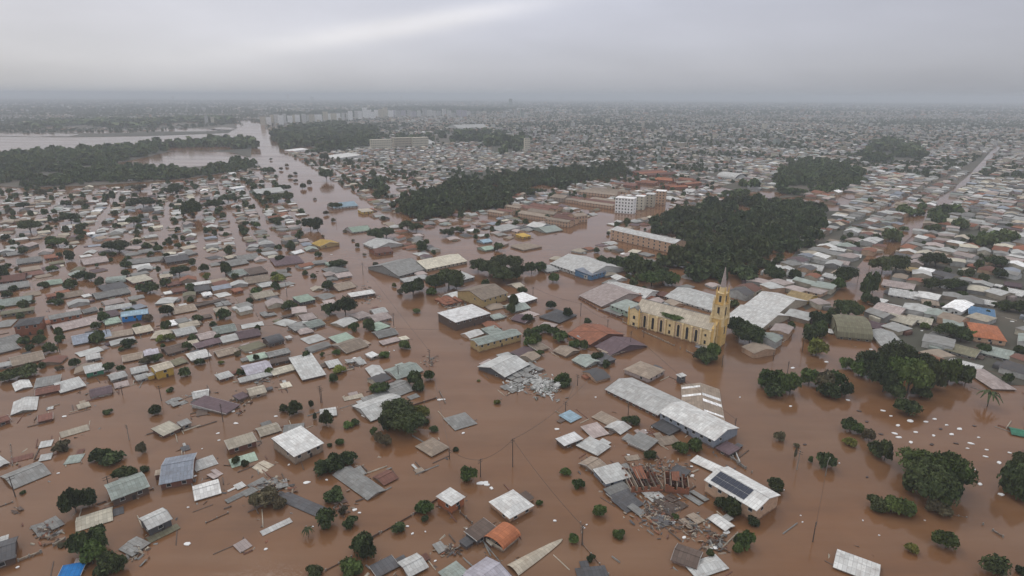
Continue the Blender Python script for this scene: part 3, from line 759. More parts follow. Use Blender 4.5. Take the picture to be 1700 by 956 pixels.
place(400, 420, 3.953, '''
410 832 563 796 150 9 s lg dg raw # very large light grey square roof
580 752 676 736 74 6 s lg bg2
45 802 216 762 60 6 g li li
0 847 222 797 28 6 s lg lg
65 707 186 682 34 5 s pg pg
190 682 332 652 30 4 g gr gr
205 722 342 702 26 8 s br br
220 802 366 762 34 7 g cr cr
280 887 342 872 60 4 s cr cr
65 937 176 912 56 22 g bg bg
650 607 776 562 54 6 s pg dg
690 662 852 602 54 4 g tn tn
858 690 912 662 62 5 s bw bw # bright white roof tilted beside a round bush
890 517 992 472 44 4 h pg pg
775 437 872 402 58 6 h pk lg
880 402 976 387 38 4 g lg lg
885 452 1002 422 44 4 g pk pk
720 287 896 262 24 16 s wh br # narrow white roof over brown walls
640 252 772 217 44 4 g tn tn
585 137 722 112 54 5 h gr dg
640 162 742 147 38 4 g pk pk
590 92 702 72 28 4 s pg pg
395 327 496 302 40 14 s pg dg
140 227 226 207 50 5 g lg lg
100 302 232 277 34 5 g bg bg
-5 152 60 132 50 7 s wh wh
65 142 186 122 40 12 s br br
40 202 202 182 42 4 g tn tn
230 82 422 62 66 4 h pu pk
0 52 132 32 40 4 g gr gr
160 422 242 402 44 2 w gr gr
280 422 362 402 10 3 s br br
415 442 506 427 38 6 s pk pk
395 532 486 517 52 6 h pk pk
460 497 562 462 54 4 g gg gr
360 512 452 482 38 4 s gr gr
190 602 292 572 100 18 v dg br # dark arched roof next to a purplish-brown roof
310 562 342 552 30 6 s wh wh
905 557 1046 532 40 4 g gr gr
930 602 1062 572 24 3 s pk pk
1060 572 1116 562 32 4 h cr cr
1020 832 1212 767 58 6 g gg lg # pale grey-green roof with two dark trees beside it
1000 932 1132 882 56 4 g gr gr
720 742 832 722 38 3 w lg lg
1040 152 1232 100 58 14 g gr gr k=warehouse raw # grey warehouse beside a cream roofed one on the avenue
1222 107 1492 52 44 12 g cr bg k=warehouse raw # cream roofed warehouse on the far bank of the avenue
1070 192 1252 162 24 10 s lg gr
1448 182 1546 152 54 16 s lg gr
1400 458 1656 392 58 46 f bw br k=shop # bright white flat-roofed shop with brown walls
1550 610 1862 528 36 42 g gg oy k=shop # long yellow walled shop with a grey-green roof
1340 340 1470 318 44 8 w rs rs
560 340 640 330 30 3 s pk pk
1180 940 1120 962 20 3 s gr gr
''')
place(800, 420, 3.953, '''
0 315 188 256 66 48 g tn oy # tan roofed building with an ochre front facing the avenue
262 332 376 292 42 18 s bw br # bright white roofed house surrounded by trees
440 62 712 158 78 22 g wh lg k=warehouse # large pale warehouse with a blue end
715 150 828 118 40 30 s bg2 bl # small blue building at the end of the large pale warehouse
430 122 522 112 42 5 s lg lg
770 242 1062 312 56 10 g wh wh k=warehouse raw # long white roof in a row behind the church
1205 285 1512 378 58 8 g lg wh k=warehouse raw # long pale roof directly behind the church nave
1142 274 1222 290 48 8 g rb rb
642 278 792 352 62 6 g pk pk raw
920 292 1056 322 40 6 h rs rb
838 336 1008 402 40 34 s gg pg # pale green building beside the church
790 372 915 412 36 6 s gr gr
562 528 716 602 64 12 g rs rb raw # rust-red roofed house with a pale blue end
718 592 822 548 44 14 s pb pb
745 612 852 672 60 6 g pu pu raw
852 674 972 634 44 3 w tn tn
590 697 692 752 42 6 g gg gg
702 672 792 742 34 12 s dg dg
465 642 562 677 46 3 g tn tn
370 642 452 622 50 3 s tn tn
370 424 522 452 56 6 h dg dg
190 442 292 452 40 5 g pu pu
80 432 162 422 26 5 s gg gg
210 382 332 362 38 5 g gg gg
146 828 326 718 66 14 g lg dg # pale roofed house beside a heap of broken roof sheets
240 860 350 800 60 3 w gr gr
320 800 420 760 50 3 w gr gr
360 900 470 860 60 3 w lg lg
200 920 290 880 36 3 w gr gr
430 850 500 880 40 2 w wh wh
1095 838 1216 758 62 26 h tn pk # tan flat-looking roof on a pinkish base by the church street
1306 812 1352 806 18 38 s wh dg
60 540 160 520 50 4 s gg gg
''')
place(1200, 420, 3.4, '''
20 360 228 424 66 12 g wh bg k=warehouse raw # pale warehouse roof joining a second one beyond the church tower
120 298 306 352 76 6 g wh bg k=warehouse raw # broad pale roof behind the church tower
252 502 332 462 50 14 g lg rs
255 92 336 86 24 6 s wh wh
355 132 472 130 48 8 g gr lg
430 92 572 96 34 5 g wh wh
556 126 642 150 42 10 g lg lg
362 168 412 162 18 6 s bw bw
350 244 492 274 44 14 g oy ye # ochre roofed building with a yellow front by the flooded street
462 212 562 234 54 18 f pk pe # peach house with a pinkish flat roof
890 186 1092 204 32 6 g pk bg
930 244 1112 252 44 6 g wh wh
862 268 922 282 28 6 s wh wh
1205 186 1302 190 28 10 s bw bw # bright white flat roof among dark trees
1040 114 1142 96 50 10 h oy bg
1115 160 1202 172 34 8 g pk tn
1125 292 1236 292 48 8 h tn tn
1242 308 1356 334 92 22 x bw wh raw # white gabled house among brown roofs
1385 350 1556 358 46 14 s bl bg2 # long blue roofed house among brown roofs
1420 278 1546 298 30 8 g wh wh
1565 220 1702 248 30 8 s wh wh
1535 184 1582 192 38 8 s wh wh
1340 154 1462 172 58 8 g rs rb
1380 74 1462 82 46 8 h rs rb
1590 184 1702 192 40 6 g pu pu
840 312 1012 352 34 6 g pk pk
900 364 1082 412 28 8 g cr bg
1030 384 1192 402 34 8 g cr bg
650 470 852 490 104 8 v ol ol raw # olive arched roofs stepping down to the water
790 400 902 442 58 6 g pu pu
922 548 1076 562 136 12 x lg bg k=hall raw # large pale hall roof in front of brown houses
1162 452 1242 492 48 6 g gr gr
1425 472 1612 500 86 22 h or pe raw # orange tiled hipped roof over a peach house
1250 544 1442 592 38 8 g ol gr
1442 562 1642 602 48 8 g gg gr
1265 614 1472 662 24 6 s wh wh
1290 646 1442 676 20 8 s rb rb
1530 768 1666 772 118 10 h pk tn raw # pinkish hipped roof at the picture edge above the plaza
''')
place(1200, 420, 3.4, '''
860 300 1010 318 22 6 s wh lg
1010 190 1040 192 18 8 s wh wh
620 60 720 66 26 6 g pk pk
700 20 790 24 26 6 g lg lg
''')
# mid distance, tiles of the upper half
place(800, 200, 3.953, '''
880 505 1004 515 10 96 f bw bw raw k=apartment_block n=5 # white five-storey block nearest the pink-roofed housing
1012 496 1072 500 9 90 f bw cr raw k=apartment_block n=5 # cream five-storey block next to the white one
1080 482 1136 486 9 84 f bw bg raw k=apartment_block n=5 # beige block third in the white-topped row
1146 462 1212 466 9 84 f bw pe raw k=apartment_block n=5 # peach block at the far end of the white-topped row
848 722 1268 802 34 60 g wh pe k=school n=3 # long peach school with a white roof at the edge of the wood
40 594 140 612 36 22 g tn pe k=row_house n=2
150 562 250 576 48 20 g tn pe k=row_house n=2
240 572 430 592 48 20 g rb pe k=row_house n=2
240 602 430 642 38 26 g tn pe k=row_house n=2
420 642 572 672 46 30 g tn pe k=row_house n=2
480 622 622 642 88 26 g rb pe k=row_house n=2
622 632 702 622 58 38 g tn pe k=row_house n=2
452 502 542 512 36 22 g tn tn k=row_house n=2
540 512 642 532 56 20 g tn pe k=row_house n=2
640 522 862 572 60 20 g tn pe k=row_house n=2
640 474 882 484 44 16 g tn pe k=row_house n=2
930 424 1012 428 30 10 g rb rs k=row_house n=2
1010 404 1132 412 40 12 g rs rs k=row_house n=2
1130 386 1252 394 40 12 g or rs k=row_house n=2
1250 434 1362 438 38 12 g or rs k=row_house n=2
1350 424 1452 404 40 12 g rs rs k=row_house n=2
1100 354 1292 352 28 10 g rb rs k=row_house n=2
1290 386 1402 394 36 10 g rs rs k=row_house n=2
1520 356 1700 396 62 12 v lg lg k=hall # grey arched hall beyond the red-roofed rows
275 694 402 702 36 14 g wh bg2
190 722 242 732 44 24 g pk pe
260 764 342 758 20 8 s ye ye # small yellow roof near the housing rows
400 732 562 722 30 6 g gg gg
170 822 302 852 38 5 h tn tn
40 690 152 742 30 6 s lg lg
10 852 112 842 38 6 g pg pg
0 800 90 795 24 8 g pb pb
1310 460 1400 470 22 10 g wh wh
1240 520 1330 515 20 6 s wh wh
''')
place(400, 140, 3.414, '''
60 628 292 602 58 6 g lg gg k=hall # long pale green-grey hall roof by the avenue
612 832 772 832 52 7 g pg lg # pale green roof across the avenue
388 908 470 912 40 10 g ye oy # bright yellow-orange roofed building by the avenue
680 902 782 932 46 7 g lg lg
500 694 702 692 30 8 g pb lg
680 722 772 720 28 10 s bg ye
140 742 202 744 28 8 s wh wh
750 952 892 952 40 14 g rb rs
1050 792 1122 790 28 7 s gr gr
990 862 1052 860 28 6 s pk pk
740 312 862 314 16 52 f cr cr k=apartment_block n=4
872 304 970 302 16 52 f cr bg k=apartment_block n=4
978 304 1068 298 16 52 f cr cr k=apartment_block n=4
450 408 560 420 26 8 s wh wh
560 290 618 300 14 6 s wh wh
240 372 300 380 18 4 s bw bw
1200 250 1460 245 14 6 g lg lg k=hall
900 350 1150 330 20 6 g lg lg k=hall
''')
place(0, 140, 3.414, '''
488 850 556 848 20 7 s bw bw
970 738 1056 732 24 7 s wh wh
820 802 892 798 14 5 s wh wh
930 606 980 602 12 5 s wh wh
700 542 770 540 12 5 s wh wh
1290 588 1336 590 18 6 s bw bw
''')
# house with solar panels, rusty arched shed, tapering sheet, seen near the bottom of the picture
def local(root, c, rz): return root
def solar_house():
    H = 4.6; p1, p2 = at(1171, 797, H), at(1257, 848, H); rt, c, L, W = house(p1, p2, 12.5, H, 'g', 'wh', 'pe', 'house', 60)
    tag(rt, 'peach house with a white roof carrying dark solar panels', 'house', 'flooded houses'); LAND_MARKS.append(('solar-panelled house', c.x, c.y)); OCC.append((c.x, c.y, L * .6, L, W))
    rise = .13 * 12.5; W2 = W - .6; yo = W2 / 2 + .4
    for r_ in range(2):
        for k in range(8):
            x0 = -L * .42 + k * L * .082; t0, t1 = .18 + .4 * r_, .55 + .4 * r_
            b = MB(); zt = lambda t: H + rise * t + .12
            b.slab([(x0, -yo * (1 - t0), zt(t0)), (x0 + L * .077, -yo * (1 - t0), zt(t0)), (x0 + L * .077, -yo * (1 - t1), zt(t1)), (x0, -yo * (1 - t1), zt(t1))], .06)
            b.build('solar_panel', SOLAR, rt)
solar_house()
def arched_shed():
    c = at(835, 898); rt = empty('shed', (c.x, c.y, 0), R(50)); tag(rt, 'rusty orange arched shed beside the brown roofed house', 'shed')
    LAND_MARKS.append(('rusty arched shed', c.x, c.y)); OCC.append((c.x, c.y, 6, 8, 8))
    b = MB(); roof_shape(b, 7.0, 6.5, 1.6, 'v', 1.7); b.build('roof', RM['or'], rt); b = MB(); wall_shape(b, 6.8, 6.3, 1.6, 's', 0.1); b.build('wall', WM['bg'], rt)
arched_shed()
def tapering_sheet():
    a, q = at(852, 948), at(935, 896); u = (q - a).normalized(); n = Vector((-u.y, u.x)); L = (q - a).length
    b = MB(); K = 14
    ring = lambda t: [(L * t, s * (2.3 * (1 - t) ** .6 + .15), .25 + (1 - s * s) * (.75 * (1 - t) + .1)) for s in (-1, -.5, 0, .5, 1)]
    for i in range(K):
        r0, r1 = ring(i / K), ring((i + 1) / K)
        for j in range(4): b.quad([r0[j], r1[j], r1[j + 1], r0[j + 1]])
    o = b.build('upturned_hull', RM['bg'], None, (a.x, a.y, 0), math.atan2(u.y, u.x)); tag(o, 'long pale tapering upturned hull lying in the water', 'hull'); OCC.append((a.x, a.y, 6, 6, 6))  # curved sheet taken for a long roof, only shaped like a hull
tapering_sheet()
def ruin(a, q, dpt, H, nx, ny, label):
    """roofless brick shell: outer walls, cross walls and a few rafters left standing"""
    d = q - a; L = d.length; u = d.normalized(); n = Vector((-u.y, u.x)); c = (a + q) / 2 + n * dpt / 2
    rt = empty('ruined_building', (c.x, c.y, 0), math.atan2(u.y, u.x)); tag(rt, label, 'ruin', 'roofless brick ruins'); OCC.append((c.x, c.y, L * .5, L, dpt))
    for j in range(ny + 1):
        b = MB(); y = -dpt / 2 + dpt * j / ny
        for i in range(nx * 2):
            x0 = -L / 2 + L * i / (nx * 2); h = H * random.uniform(.7, 1.05); zb = -1.5
            if i % 2 and random.random() < .6: b.box(x0, x0 + L / (nx * 2) - .003, y - .1, y + .1, zb, h * .45)
            else: b.box(x0, x0 + L / (nx * 2) - .003, y - .1, y + .1, zb, h)
        b.build('brick_wall', WM['rb'] if j % 2 else WM['rs'], rt)
    for i in range(nx + 1):
        b = MB(); x = -L / 2 + L * i / nx; b.box(x - .09, x + .09, -dpt / 2 + .11, dpt / 2 - .11, -1.5, H * random.uniform(.6, 1.0)); b.build('cross_wall', WM['tn'], rt)
    for i in range(nx * 2):
        if random.random() < .3: continue
        b = MB(); x = -L / 2 + L * (i + .5) / (nx * 2); t_ = random.uniform(-.3, .3); b.slab([(x - .1, -dpt / 2, H + .15), (x + .1, -dpt / 2, H + .15), (x + .1 + t_, dpt / 2, H + .5), (x - .1 + t_, dpt / 2, H + .5)], .15); b.build('rafter', WOOD if i % 3 else WM['tn'], rt)
    b = MB(); b.slab([(-L * .2, -dpt * .1, H * .95), (L * .1, -dpt * .2, H + .2), (L * .12, dpt * .45, H + .7), (-L * .22, dpt * .4, H + .5)], .08); b.build('roof_sheet', RM['rs'], rt)
ruin(at(1050, 809, 2.6), at(1103, 805, 2.6), 10.5, 2.8, 5, 3, 'roofless rusty-brown brick shell with open rooms and bare rafters')
ruin(at(1106, 806, 2.6), at(1146, 811, 2.6), 7.5, 3.0, 4, 2, 'smaller orange-brown brick shell close behind the debris field')
# ------------------------------------------------------------------ low walls standing out of the water
def low_wall(ox, oy, s, text):
    for ln in text.strip().splitlines():
        t = ln.split(); x1, y1, x2, y2 = [float(q) / s for q in t[:4]]; a, q = at(ox + x1, oy + y1), at(ox + x2, oy + y2); h = float(t[4]); m = WM[t[5]] if t[5] in WM else CONC
        d = q - a; L = d.length; b = MB(); n = max(2, int(L / 4)); x = 0
        for i in range(n):
            if random.random() < .08: continue
            x0, x1_ = L * i / n, L * (i + 1) / n; hh = h * random.uniform(.8, 1.1); b.box(x0, x1_ - .002, -.09, .09, -2, hh)
        w_ = b.build('boundary_wall', m, None, (a.x, a.y, 0), math.atan2(d.y, d.x)); tag(w_, None, None, 'garden walls rising from the flood')
        b = MB()
        for i in range(n + 1): b.box(L * i / n - .15, L * i / n + .15, -.15, .15, -2, h + .25)
        b.build('pier', CONC, w_)
        OBJS.append((w_, f"low {WORDS.get(t[5], 'grey')} garden wall", (a.x + q.x) / 2, (a.y + q.y) / 2, 'wall'))
low_wall(0, 640, 3.0256, '''
100 882 210 840 .8 bg
215 838 335 775 .8 bg
640 555 775 520 .5 tn
60 300 70 400 .4 gr
1040 690 1150 640 .3 gr
0 610 70 585 .3 gr
''')
low_wall(400, 640, 3.0256, '''
600 802 700 745 .7 br
710 740 860 655 .5 br
870 650 1005 565 .6 br
1105 640 1165 695 .7 br
430 930 560 862 .4 br
860 105 985 65 .7 br
1000 30 1030 90 .5 gr
''')
low_wall(800, 640, 3.0256, '''
100 70 240 -20 .3 tn
1262 310 1300 400 1.2 wh
1160 300 1330 420 .9 gr
500 690 510 800 .3 tn
510 800 640 950 .3 tn
''')
low_wall(1200, 640, 3.026, '''
1312 702 1412 765 .6 gr
1150 650 1230 665 .2 tn
-40 240 80 400 .9 gr
80 400 150 440 .6 gr
''')
low_wall(800, 420, 3.953, '''
930 455 1010 490 .7 bg
1020 500 1180 570 .7 bg
1190 575 1390 665 .7 bg
640 300 760 370 1.0 rb
770 375 930 440 .9 rb
590 560 690 600 1.2 wh
''')
# ------------------------------------------------------------------ trees
ico_v = []; ico_f = []
def ico(sub):
    t = (1 + 5 ** .5) / 2
    v = [(-1, t, 0), (1, t, 0), (-1, -t, 0), (1, -t, 0), (0, -1, t), (0, 1, t), (0, -1, -t), (0, 1, -t), (t, 0, -1), (t, 0, 1), (-t, 0, -1), (-t, 0, 1)]
    f = [(0, 11, 5), (0, 5, 1), (0, 1, 7), (0, 7, 10), (0, 10, 11), (1, 5, 9), (5, 11, 4), (11, 10, 2), (10, 7, 6), (7, 1, 8), (3, 9, 4), (3, 4, 2), (3, 2, 6), (3, 6, 8), (3, 8, 9), (4, 9, 5), (2, 4, 11), (6, 2, 10), (8, 6, 7), (9, 8, 1)]
    v = [np.array(q) / np.linalg.norm(q) for q in v]
    for _ in range(sub):
        mid = {}; nf = []
        def mp_(a, b):
            k = (min(a, b), max(a, b))
            if k not in mid:
                q = v[a] + v[b]; v.append(q / np.linalg.norm(q)); mid[k] = len(v) - 1
            return mid[k]
        for a, b, c in f:
            x, y, z = mp_(a, b), mp_(b, c), mp_(c, a); nf += [(a, x, z), (b, y, x), (c, z, y), (x, y, z)]
        f = nf
    return np.array(v), np.array(f)
ICO = {0: ico(0), 1: ico(1), 2: ico(2)}
def crown_arrays(seed, nleaf, lobes, leaf, sub, spread=.55):
    """unit crown: radius 1, z 0..1. returns verts, tris(list of arrays)"""
    g = np.random.default_rng(seed); V, T, Q = [], [], []; k = 0
    C = []
    for i in range(lobes):
        a = g.uniform(0, 2 * math.pi); r = spread * math.sqrt(g.uniform(0.02, 1)); C.append((r * math.cos(a), r * math.sin(a), g.uniform(.32, .74) - .12 * r, g.uniform(.22, .44)))
    C[0] = (g.uniform(-.1, .1), g.uniform(-.1, .1), .52, .48)
    iv, itf = ICO[sub]
    for (x, y, z, r) in C:
        d = iv * (r * .66) * (1 + g.uniform(-.25, .25, (len(iv), 1))); d[:, 2] *= .82
        V.append(d + (x, y, z)); T.append(itf + k); k += len(iv)
    per = nleaf // lobes
    for (x, y, z, r) in C:
        if per == 0: break
        dr = g.normal(size=(per, 3)); dr /= np.linalg.norm(dr, axis=1)[:, None]; dr[:, 2] = np.where(dr[:, 2] < -.35, -dr[:, 2], dr[:, 2])
        cl = 1 + .10 * np.sin(dr[:, 0] * 9 + x * 20) * np.cos(dr[:, 1] * 8 + z * 11)
        p = dr * (r * cl * g.uniform(.78, 1.22, per))[:, None]; p[:, 2] *= .85; p += (x, y, z)
        a1 = g.normal(size=(per, 3)); a1 /= np.linalg.norm(a1, axis=1)[:, None]
        nrm = dr + 1.3 * a1; nrm /= np.linalg.norm(nrm, axis=1)[:, None]
        u = np.cross(nrm, g.normal(size=(per, 3))); u /= np.linalg.norm(u, axis=1)[:, None]; w_ = np.cross(nrm, u)
        s = (leaf * g.choice([.7, .9, 1.1, 1.5, 2.0], per))[:, None]
        q = np.stack([p - u * s - w_ * s * .6, p + u * s - w_ * s * .6, p + u * s + w_ * s * .6, p - u * s + w_ * s * .6], 1).reshape(-1, 3)
        V.append(q); Q.append(np.arange(per * 4).reshape(-1, 4) + k); k += per * 4
    V = np.concatenate(V); V[:, 2] = np.clip(V[:, 2], 0.0, 1.15)
    return V, np.concatenate(T), (np.concatenate(Q) if Q else np.zeros((0, 4), int))
def np_mesh(name, V, T, Q, mat, colors=None):
    me = bpy.data.meshes.new(name); nt_, nq = len(T), len(Q)
    me.vertices.add(len(V)); me.vertices.foreach_set('co', np.ascontiguousarray(V, dtype=np.float32).ravel())
    loops = np.concatenate([T.ravel(), Q.ravel()]).astype(np.int32); me.loops.add(len(loops)); me.loops.foreach_set('vertex_index', loops)
    me.polygons.add(nt_ + nq); st = np.concatenate([np.arange(nt_) * 3, nt_ * 3 + np.arange(nq) * 4]).astype(np.int32)
    me.polygons.foreach_set('loop_start', st); 
    if colors is not None:
        at_ = me.attributes.new('paint', 'FLOAT_COLOR', 'FACE'); at_.data.foreach_set('color', np.ascontiguousarray(colors, dtype=np.float32).ravel())
    me.materials.append(mat); me.update(calc_edges=True); return me
CROWN = {k: [np_mesh(f'{k}_crown', *crown_arrays(100 + i, 1800, 8 + i % 4, .058, 1, .6), LEAF[k]) for i in range(6)] for k in 'dgob'}
CROWN_L = {k: [np_mesh(f'{k}_crown_wide', *crown_arrays(200 + i, 5600, 19 + i, .034, 1, .80), LEAF[k]) for i in range(4)] for k in 'dgob'}
def trunk_mesh(seed):
    g = random.Random(seed); b = MB(); b.tube((0, 0, -1), (g.uniform(-.06, .06), g.uniform(-.06, .06), .35), .055, 8, .04)
    for i in range(6):
        a = 2 * math.pi * i / 6 + g.uniform(-.4, .4); r = g.uniform(.3, .6); m = (r * .5 * math.cos(a), r * .5 * math.sin(a), .42 + g.uniform(-.05, .1)); b.tube((0, 0, .2 + .02 * i), m, .03, 6, .02)
        b.tube(m, (r * math.cos(a), r * math.sin(a), .68), .02, 5, .008)
    return b.mesh('trunk', BARK)
TRUNK = [trunk_mesh(i) for i in range(4)]
def palm_mesh():
    b = MB(); g = random.Random(3)
    for i in range(15):
        a = i * 2.4; el = g.uniform(.1, .9); P0 = Vector((0, 0, .8)); prev = P0; pw = .03
        for s in range(1, 6):
            t = s / 5; r = t * .95; q = Vector((r * math.cos(a), r * math.sin(a), .8 + .35 * el * math.sin(t * 2.2) - .42 * t * t)); n = Vector((-math.sin(a), math.cos(a), 0)); wd = .10 * math.sin(math.pi * min(.95, t * .9 + .08)) + .01
            b.quad([prev - n * pw, prev + n * pw, q + n * wd, q - n * wd]); prev = q; pw = wd
    return b.mesh('palm_fronds', LEAF['d'])
PALM = palm_mesh(); pt = MB(); pt.tube((0, 0, -1), (0, 0, .82), .05, 8, .035); PTRUNK = pt.mesh('palm_trunk', BARK)
TREES = []
KW = {'d': 'dark green', 'g': 'green', 'o': 'yellow-olive', 'b': 'brownish', 'p': 'feathery'}
def tree(x, y, Rr, H, kind, wide, desc=None, label=None, ti=None):
    i = len(TREES); palm = kind == 'p'
    bush = H < 2.6 and Rr < 3; nm = 'palm' if palm else ('bush' if bush else 'tree')
    rt = empty(nm, (x, y, 0), random.uniform(0, 6.28))
    me = PALM if palm else (CROWN_L if wide else CROWN)[kind][random.randrange(4 if wide else 6)]
    c = bpy.data.objects.new('crown', me); col0.objects.link(c); c.parent = rt; c.scale = (Rr * 1.12, Rr * 1.12, H * 1.02); c.location.z = -.1
    if wide and not palm: c.scale.z = H * .82; c.location.z = H * .24
    t = bpy.data.objects.new('trunk', PTRUNK if palm else TRUNK[i % 4]); col0.objects.link(t); t.parent = rt; t.scale = (Rr, Rr, H)
    rt['group'] = 'palms in the flood' if palm else ('bushes in the flood' if bush else 'trees standing in the flood')
    if label: tag(rt, label, nm)
    else:
        sz = 'broad ' if Rr > 7 else ('small ' if Rr < 2.2 else ''); sh = 'spreading ' if Rr > H * .9 else ('upright ' if H > 1.6 * Rr else 'rounded ')
        OBJS.append((rt, sz + sh + KW[kind] + ' ' + nm, x, y, nm))
    TREES.append((x, y, Rr))
def trees(ox, oy, s, text):
    for tok in text.replace('\n', ' ').split(';'):
        q = tok.split()
        if len(q) < 4: continue
        cx, cy, rx, ry = [float(v) / s for v in q[:4]]; k = q[4] if len(q) > 4 else random.choice('ddgd')
        cx += ox; cy += oy; m = mpp(cy + ry * .6); Rr = rx * m; dep = math.atan((cy - 478) / F_PX) + PITCH
        Rr *= 1.06; Hm = (1.25 if ox >= 1200 else 1.0) * random.uniform(.92, 1.12) * max((2 * ry * m - 2 * Rr * math.sin(dep) * .6) / math.cos(dep) * 1.12, Rr * .95); g = at(cx, cy + ry)
        yy = g.y + Rr * .8; gx = cx; p = at(gx, cy + ry); dirn = p.normalized(); q2 = p + dirn * Rr * .8
        tree(q2.x, q2.y, Rr, Hm, k, Rr > 5.5)
trees(0, 640, 3.0256, '''553 132 22 15;783 127 35 28 d;860 22 18 12;325 315 45 25 b;722 318 25 28 b;505 360 50 36 d;580 378 55 32 d;640 448 55 35 d;740 422 25 14;392 597 55 62 d;455 565 58 55 d;
430 805 62 60 d;505 778 58 62 d;480 862 62 60 g;575 918 78 60 d;120 540 15 8;325 805 20 10 b;1188 382 22 20 d;1238 390 22 18 d;610 905 40 45 g;535 350 28 28 g;1290 590 30 34 b''')
trees(400, 640, 3.0256, '''275 118 40 38 d;218 120 26 22 d;357 97 14 20;435 175 32 38 d;545 205 28 14;580 190 25 14;507 288 26 14 g;450 300 15 10;672 232 18 20 g;975 220 25 18;1085 322 18 12 d;415 418 50 40 d;480 398 58 46 d;545 368 45 38 d;
790 150 78 62 d;842 205 72 58 d;745 190 45 45 d;900 150 52 34 o;930 186 26 17 d;735 285 35 34 b;700 262 22 28 b;1150 460 42 42 g;485 555 52 42 d;448 685 52 52 d;555 690 38 33 d;345 742 30 34 p;932 615 52 40 g;925 672 20 18;795 720 38 27 d;
605 820 66 62 d;640 850 45 50 d;575 920 66 50 g;380 948 45 22 d;890 12 32 26 d;695 30 42 18;1290 85 14 10 o;375 160 12 16;130 580 62 42 b;200 590 40 30 b;80 560 30 22 b;520 630 22 20 b''')
trees(800, 640, 3.0256, '''422 438 28 22 g;487 503 32 27 g;592 635 38 32 g;695 755 32 26 g;458 778 30 27 g;550 870 22 22;292 590 20 14 g;82 85 18 12 o;765 180 38 26;715 170 20 14;1000 328 45 30 g;1062 310 45 34 g;838 354 35 24 d;975 660 20 12;1205 592 42 34 d;1262 632 46 42 d;1150 850 22 22 d;415 5 30 12 d;1288 800 28 34 g;1240 612 30 30 d''')
trees(1200, 640, 3.026, '''985 430 92 58 g;1110 470 84 84 g;1030 540 92 84 d;1160 540 44 50 d;935 505 40 40 d;1070 620 60 45 b;775 600 52 40 d;840 620 52 44 g;905 630 62 46 g;1120 802 60 42 g;950 842 36 15 o;1345 918 66 44 d;1510 945 30 20 d;515 392 45 40 d;262 515 45 36 d;775 330 48 40 d;812 348 40 44 d;640 210 42 34 d;680 230 38 30 g;735 262 32 28 b;640 290 32 22 o;112 795 46 42 g;75 830 25 25 g;160 690 36 26 d;45 625 40 40 d;
1480 470 70 60 d;1440 510 55 55 d;1500 540 55 60 d;1500 385 45 36 d;1330 80 52 42 p;285 262 30 24 b;375 305 16 10 b;365 350 8 20 b;440 378 12 14 g;930 140 60 30 d''')
trees(0, 420, 3.953, '''830 78 40 27;755 10 25 15;555 150 38 26 d;610 160 35 26 d;660 195 33 30 d;995 235 52 40 d;480 20 35 34;1190 132 50 24 d;1350 100 30 24;1365 155 26 20 o;1490 115 40 42 d;1680 255 35 24 g;1650 312 22 18 d;1115 378 50 40 d;985 430 35 30 b;910 480 30 18 o;1070 565 36 26 o;1125 558 42 28 o;865 602 48 30 d;1410 465 25 17;340 320 25 14;390 322 38 20 d;175 332 25 18;225 320 18 12;60 270 35 20;265 572 45 36 d;410 565 28 28;513 722 38 32 d;
80 818 68 28 d;180 798 75 34 d;725 748 40 34 d;960 718 40 20 b;1575 660 22 20 b;1325 722 35 18;1125 900 20 14 g;1310 430 35 20 d;120 100 18 12 b;300 215 35 20;40 130 42 38 d;880 330 20 12 b;1690 690 20 24;1050 112 15 20 d;400 757 25 14 b;1460 722 20 12 o;690 10 26 16;1100 15 20 14;350 110 34 14 g;20 370 30 14 g''')
trees(400, 420, 3.953, '''265 45 36 25 d;255 168 46 28 o;225 148 24 20 g;105 250 36 20 g;65 312 22 16 d;570 215 42 34 d;325 342 48 34 d;590 378 46 38 d;690 365 62 58 d;750 492 35 30 g;1085 610 44 32 g;940 670 36 26 g;635 650 26 20 g;650 778 46 20 o;1155 840 55 52 d;1175 880 40 40 d;1250 808 42 38 g;915 905 60 28 d;1140 245 66 50 d;1175 215 40 40 d;1280 205 60 50 d;1370 182 80 68 d;1420 200 46 50 d;1250 262 40 22 g;1155 382 28 18 g;1010 213 18 14 o;1048 255 22 18 b;885 75 22 13 b;540 665 16 15 d;120 692 15 12 d;640 95 50 16 d;1565 838 12 8 o;815 12 14 8 b;30 790 26 14 g;190 795 34 10 g;320 108 18 12 b;470 690 16 12''')
trees(800, 420, 3.953, '''60 118 66 52 d;130 75 68 46 d;210 78 58 48 d;150 150 80 56 d;235 140 50 50 d;-20 90 50 40 d;330 110 42 36 d;390 100 36 32 g;470 165 42 34 g;465 345 40 30 d;300 432 36 28;355 520 46 34 g;420 500 44 34 d;480 520 40 32 g;350 570 46 40 g;300 545 36 34 d;535 832 54 40 g;1445 665 56 48 d;1530 660 54 52 g;1480 700 60 40 d;1115 188 62 46 g;1190 175 66 46 g;1250 185 50 44 g;570 400 30 38 d;852 530 30 20 b;510 565 56 30 g;330 590 46 36 g;380 660 32 22 g;220 330 36 46 d;200 370 30 34 d;960 390 40 14 g;970 365 30 16 g;700 452 28 14 d;340 560 30 30 g;275 250 40 26 d;620 610 40 18 g;750 690 46 26 d''')
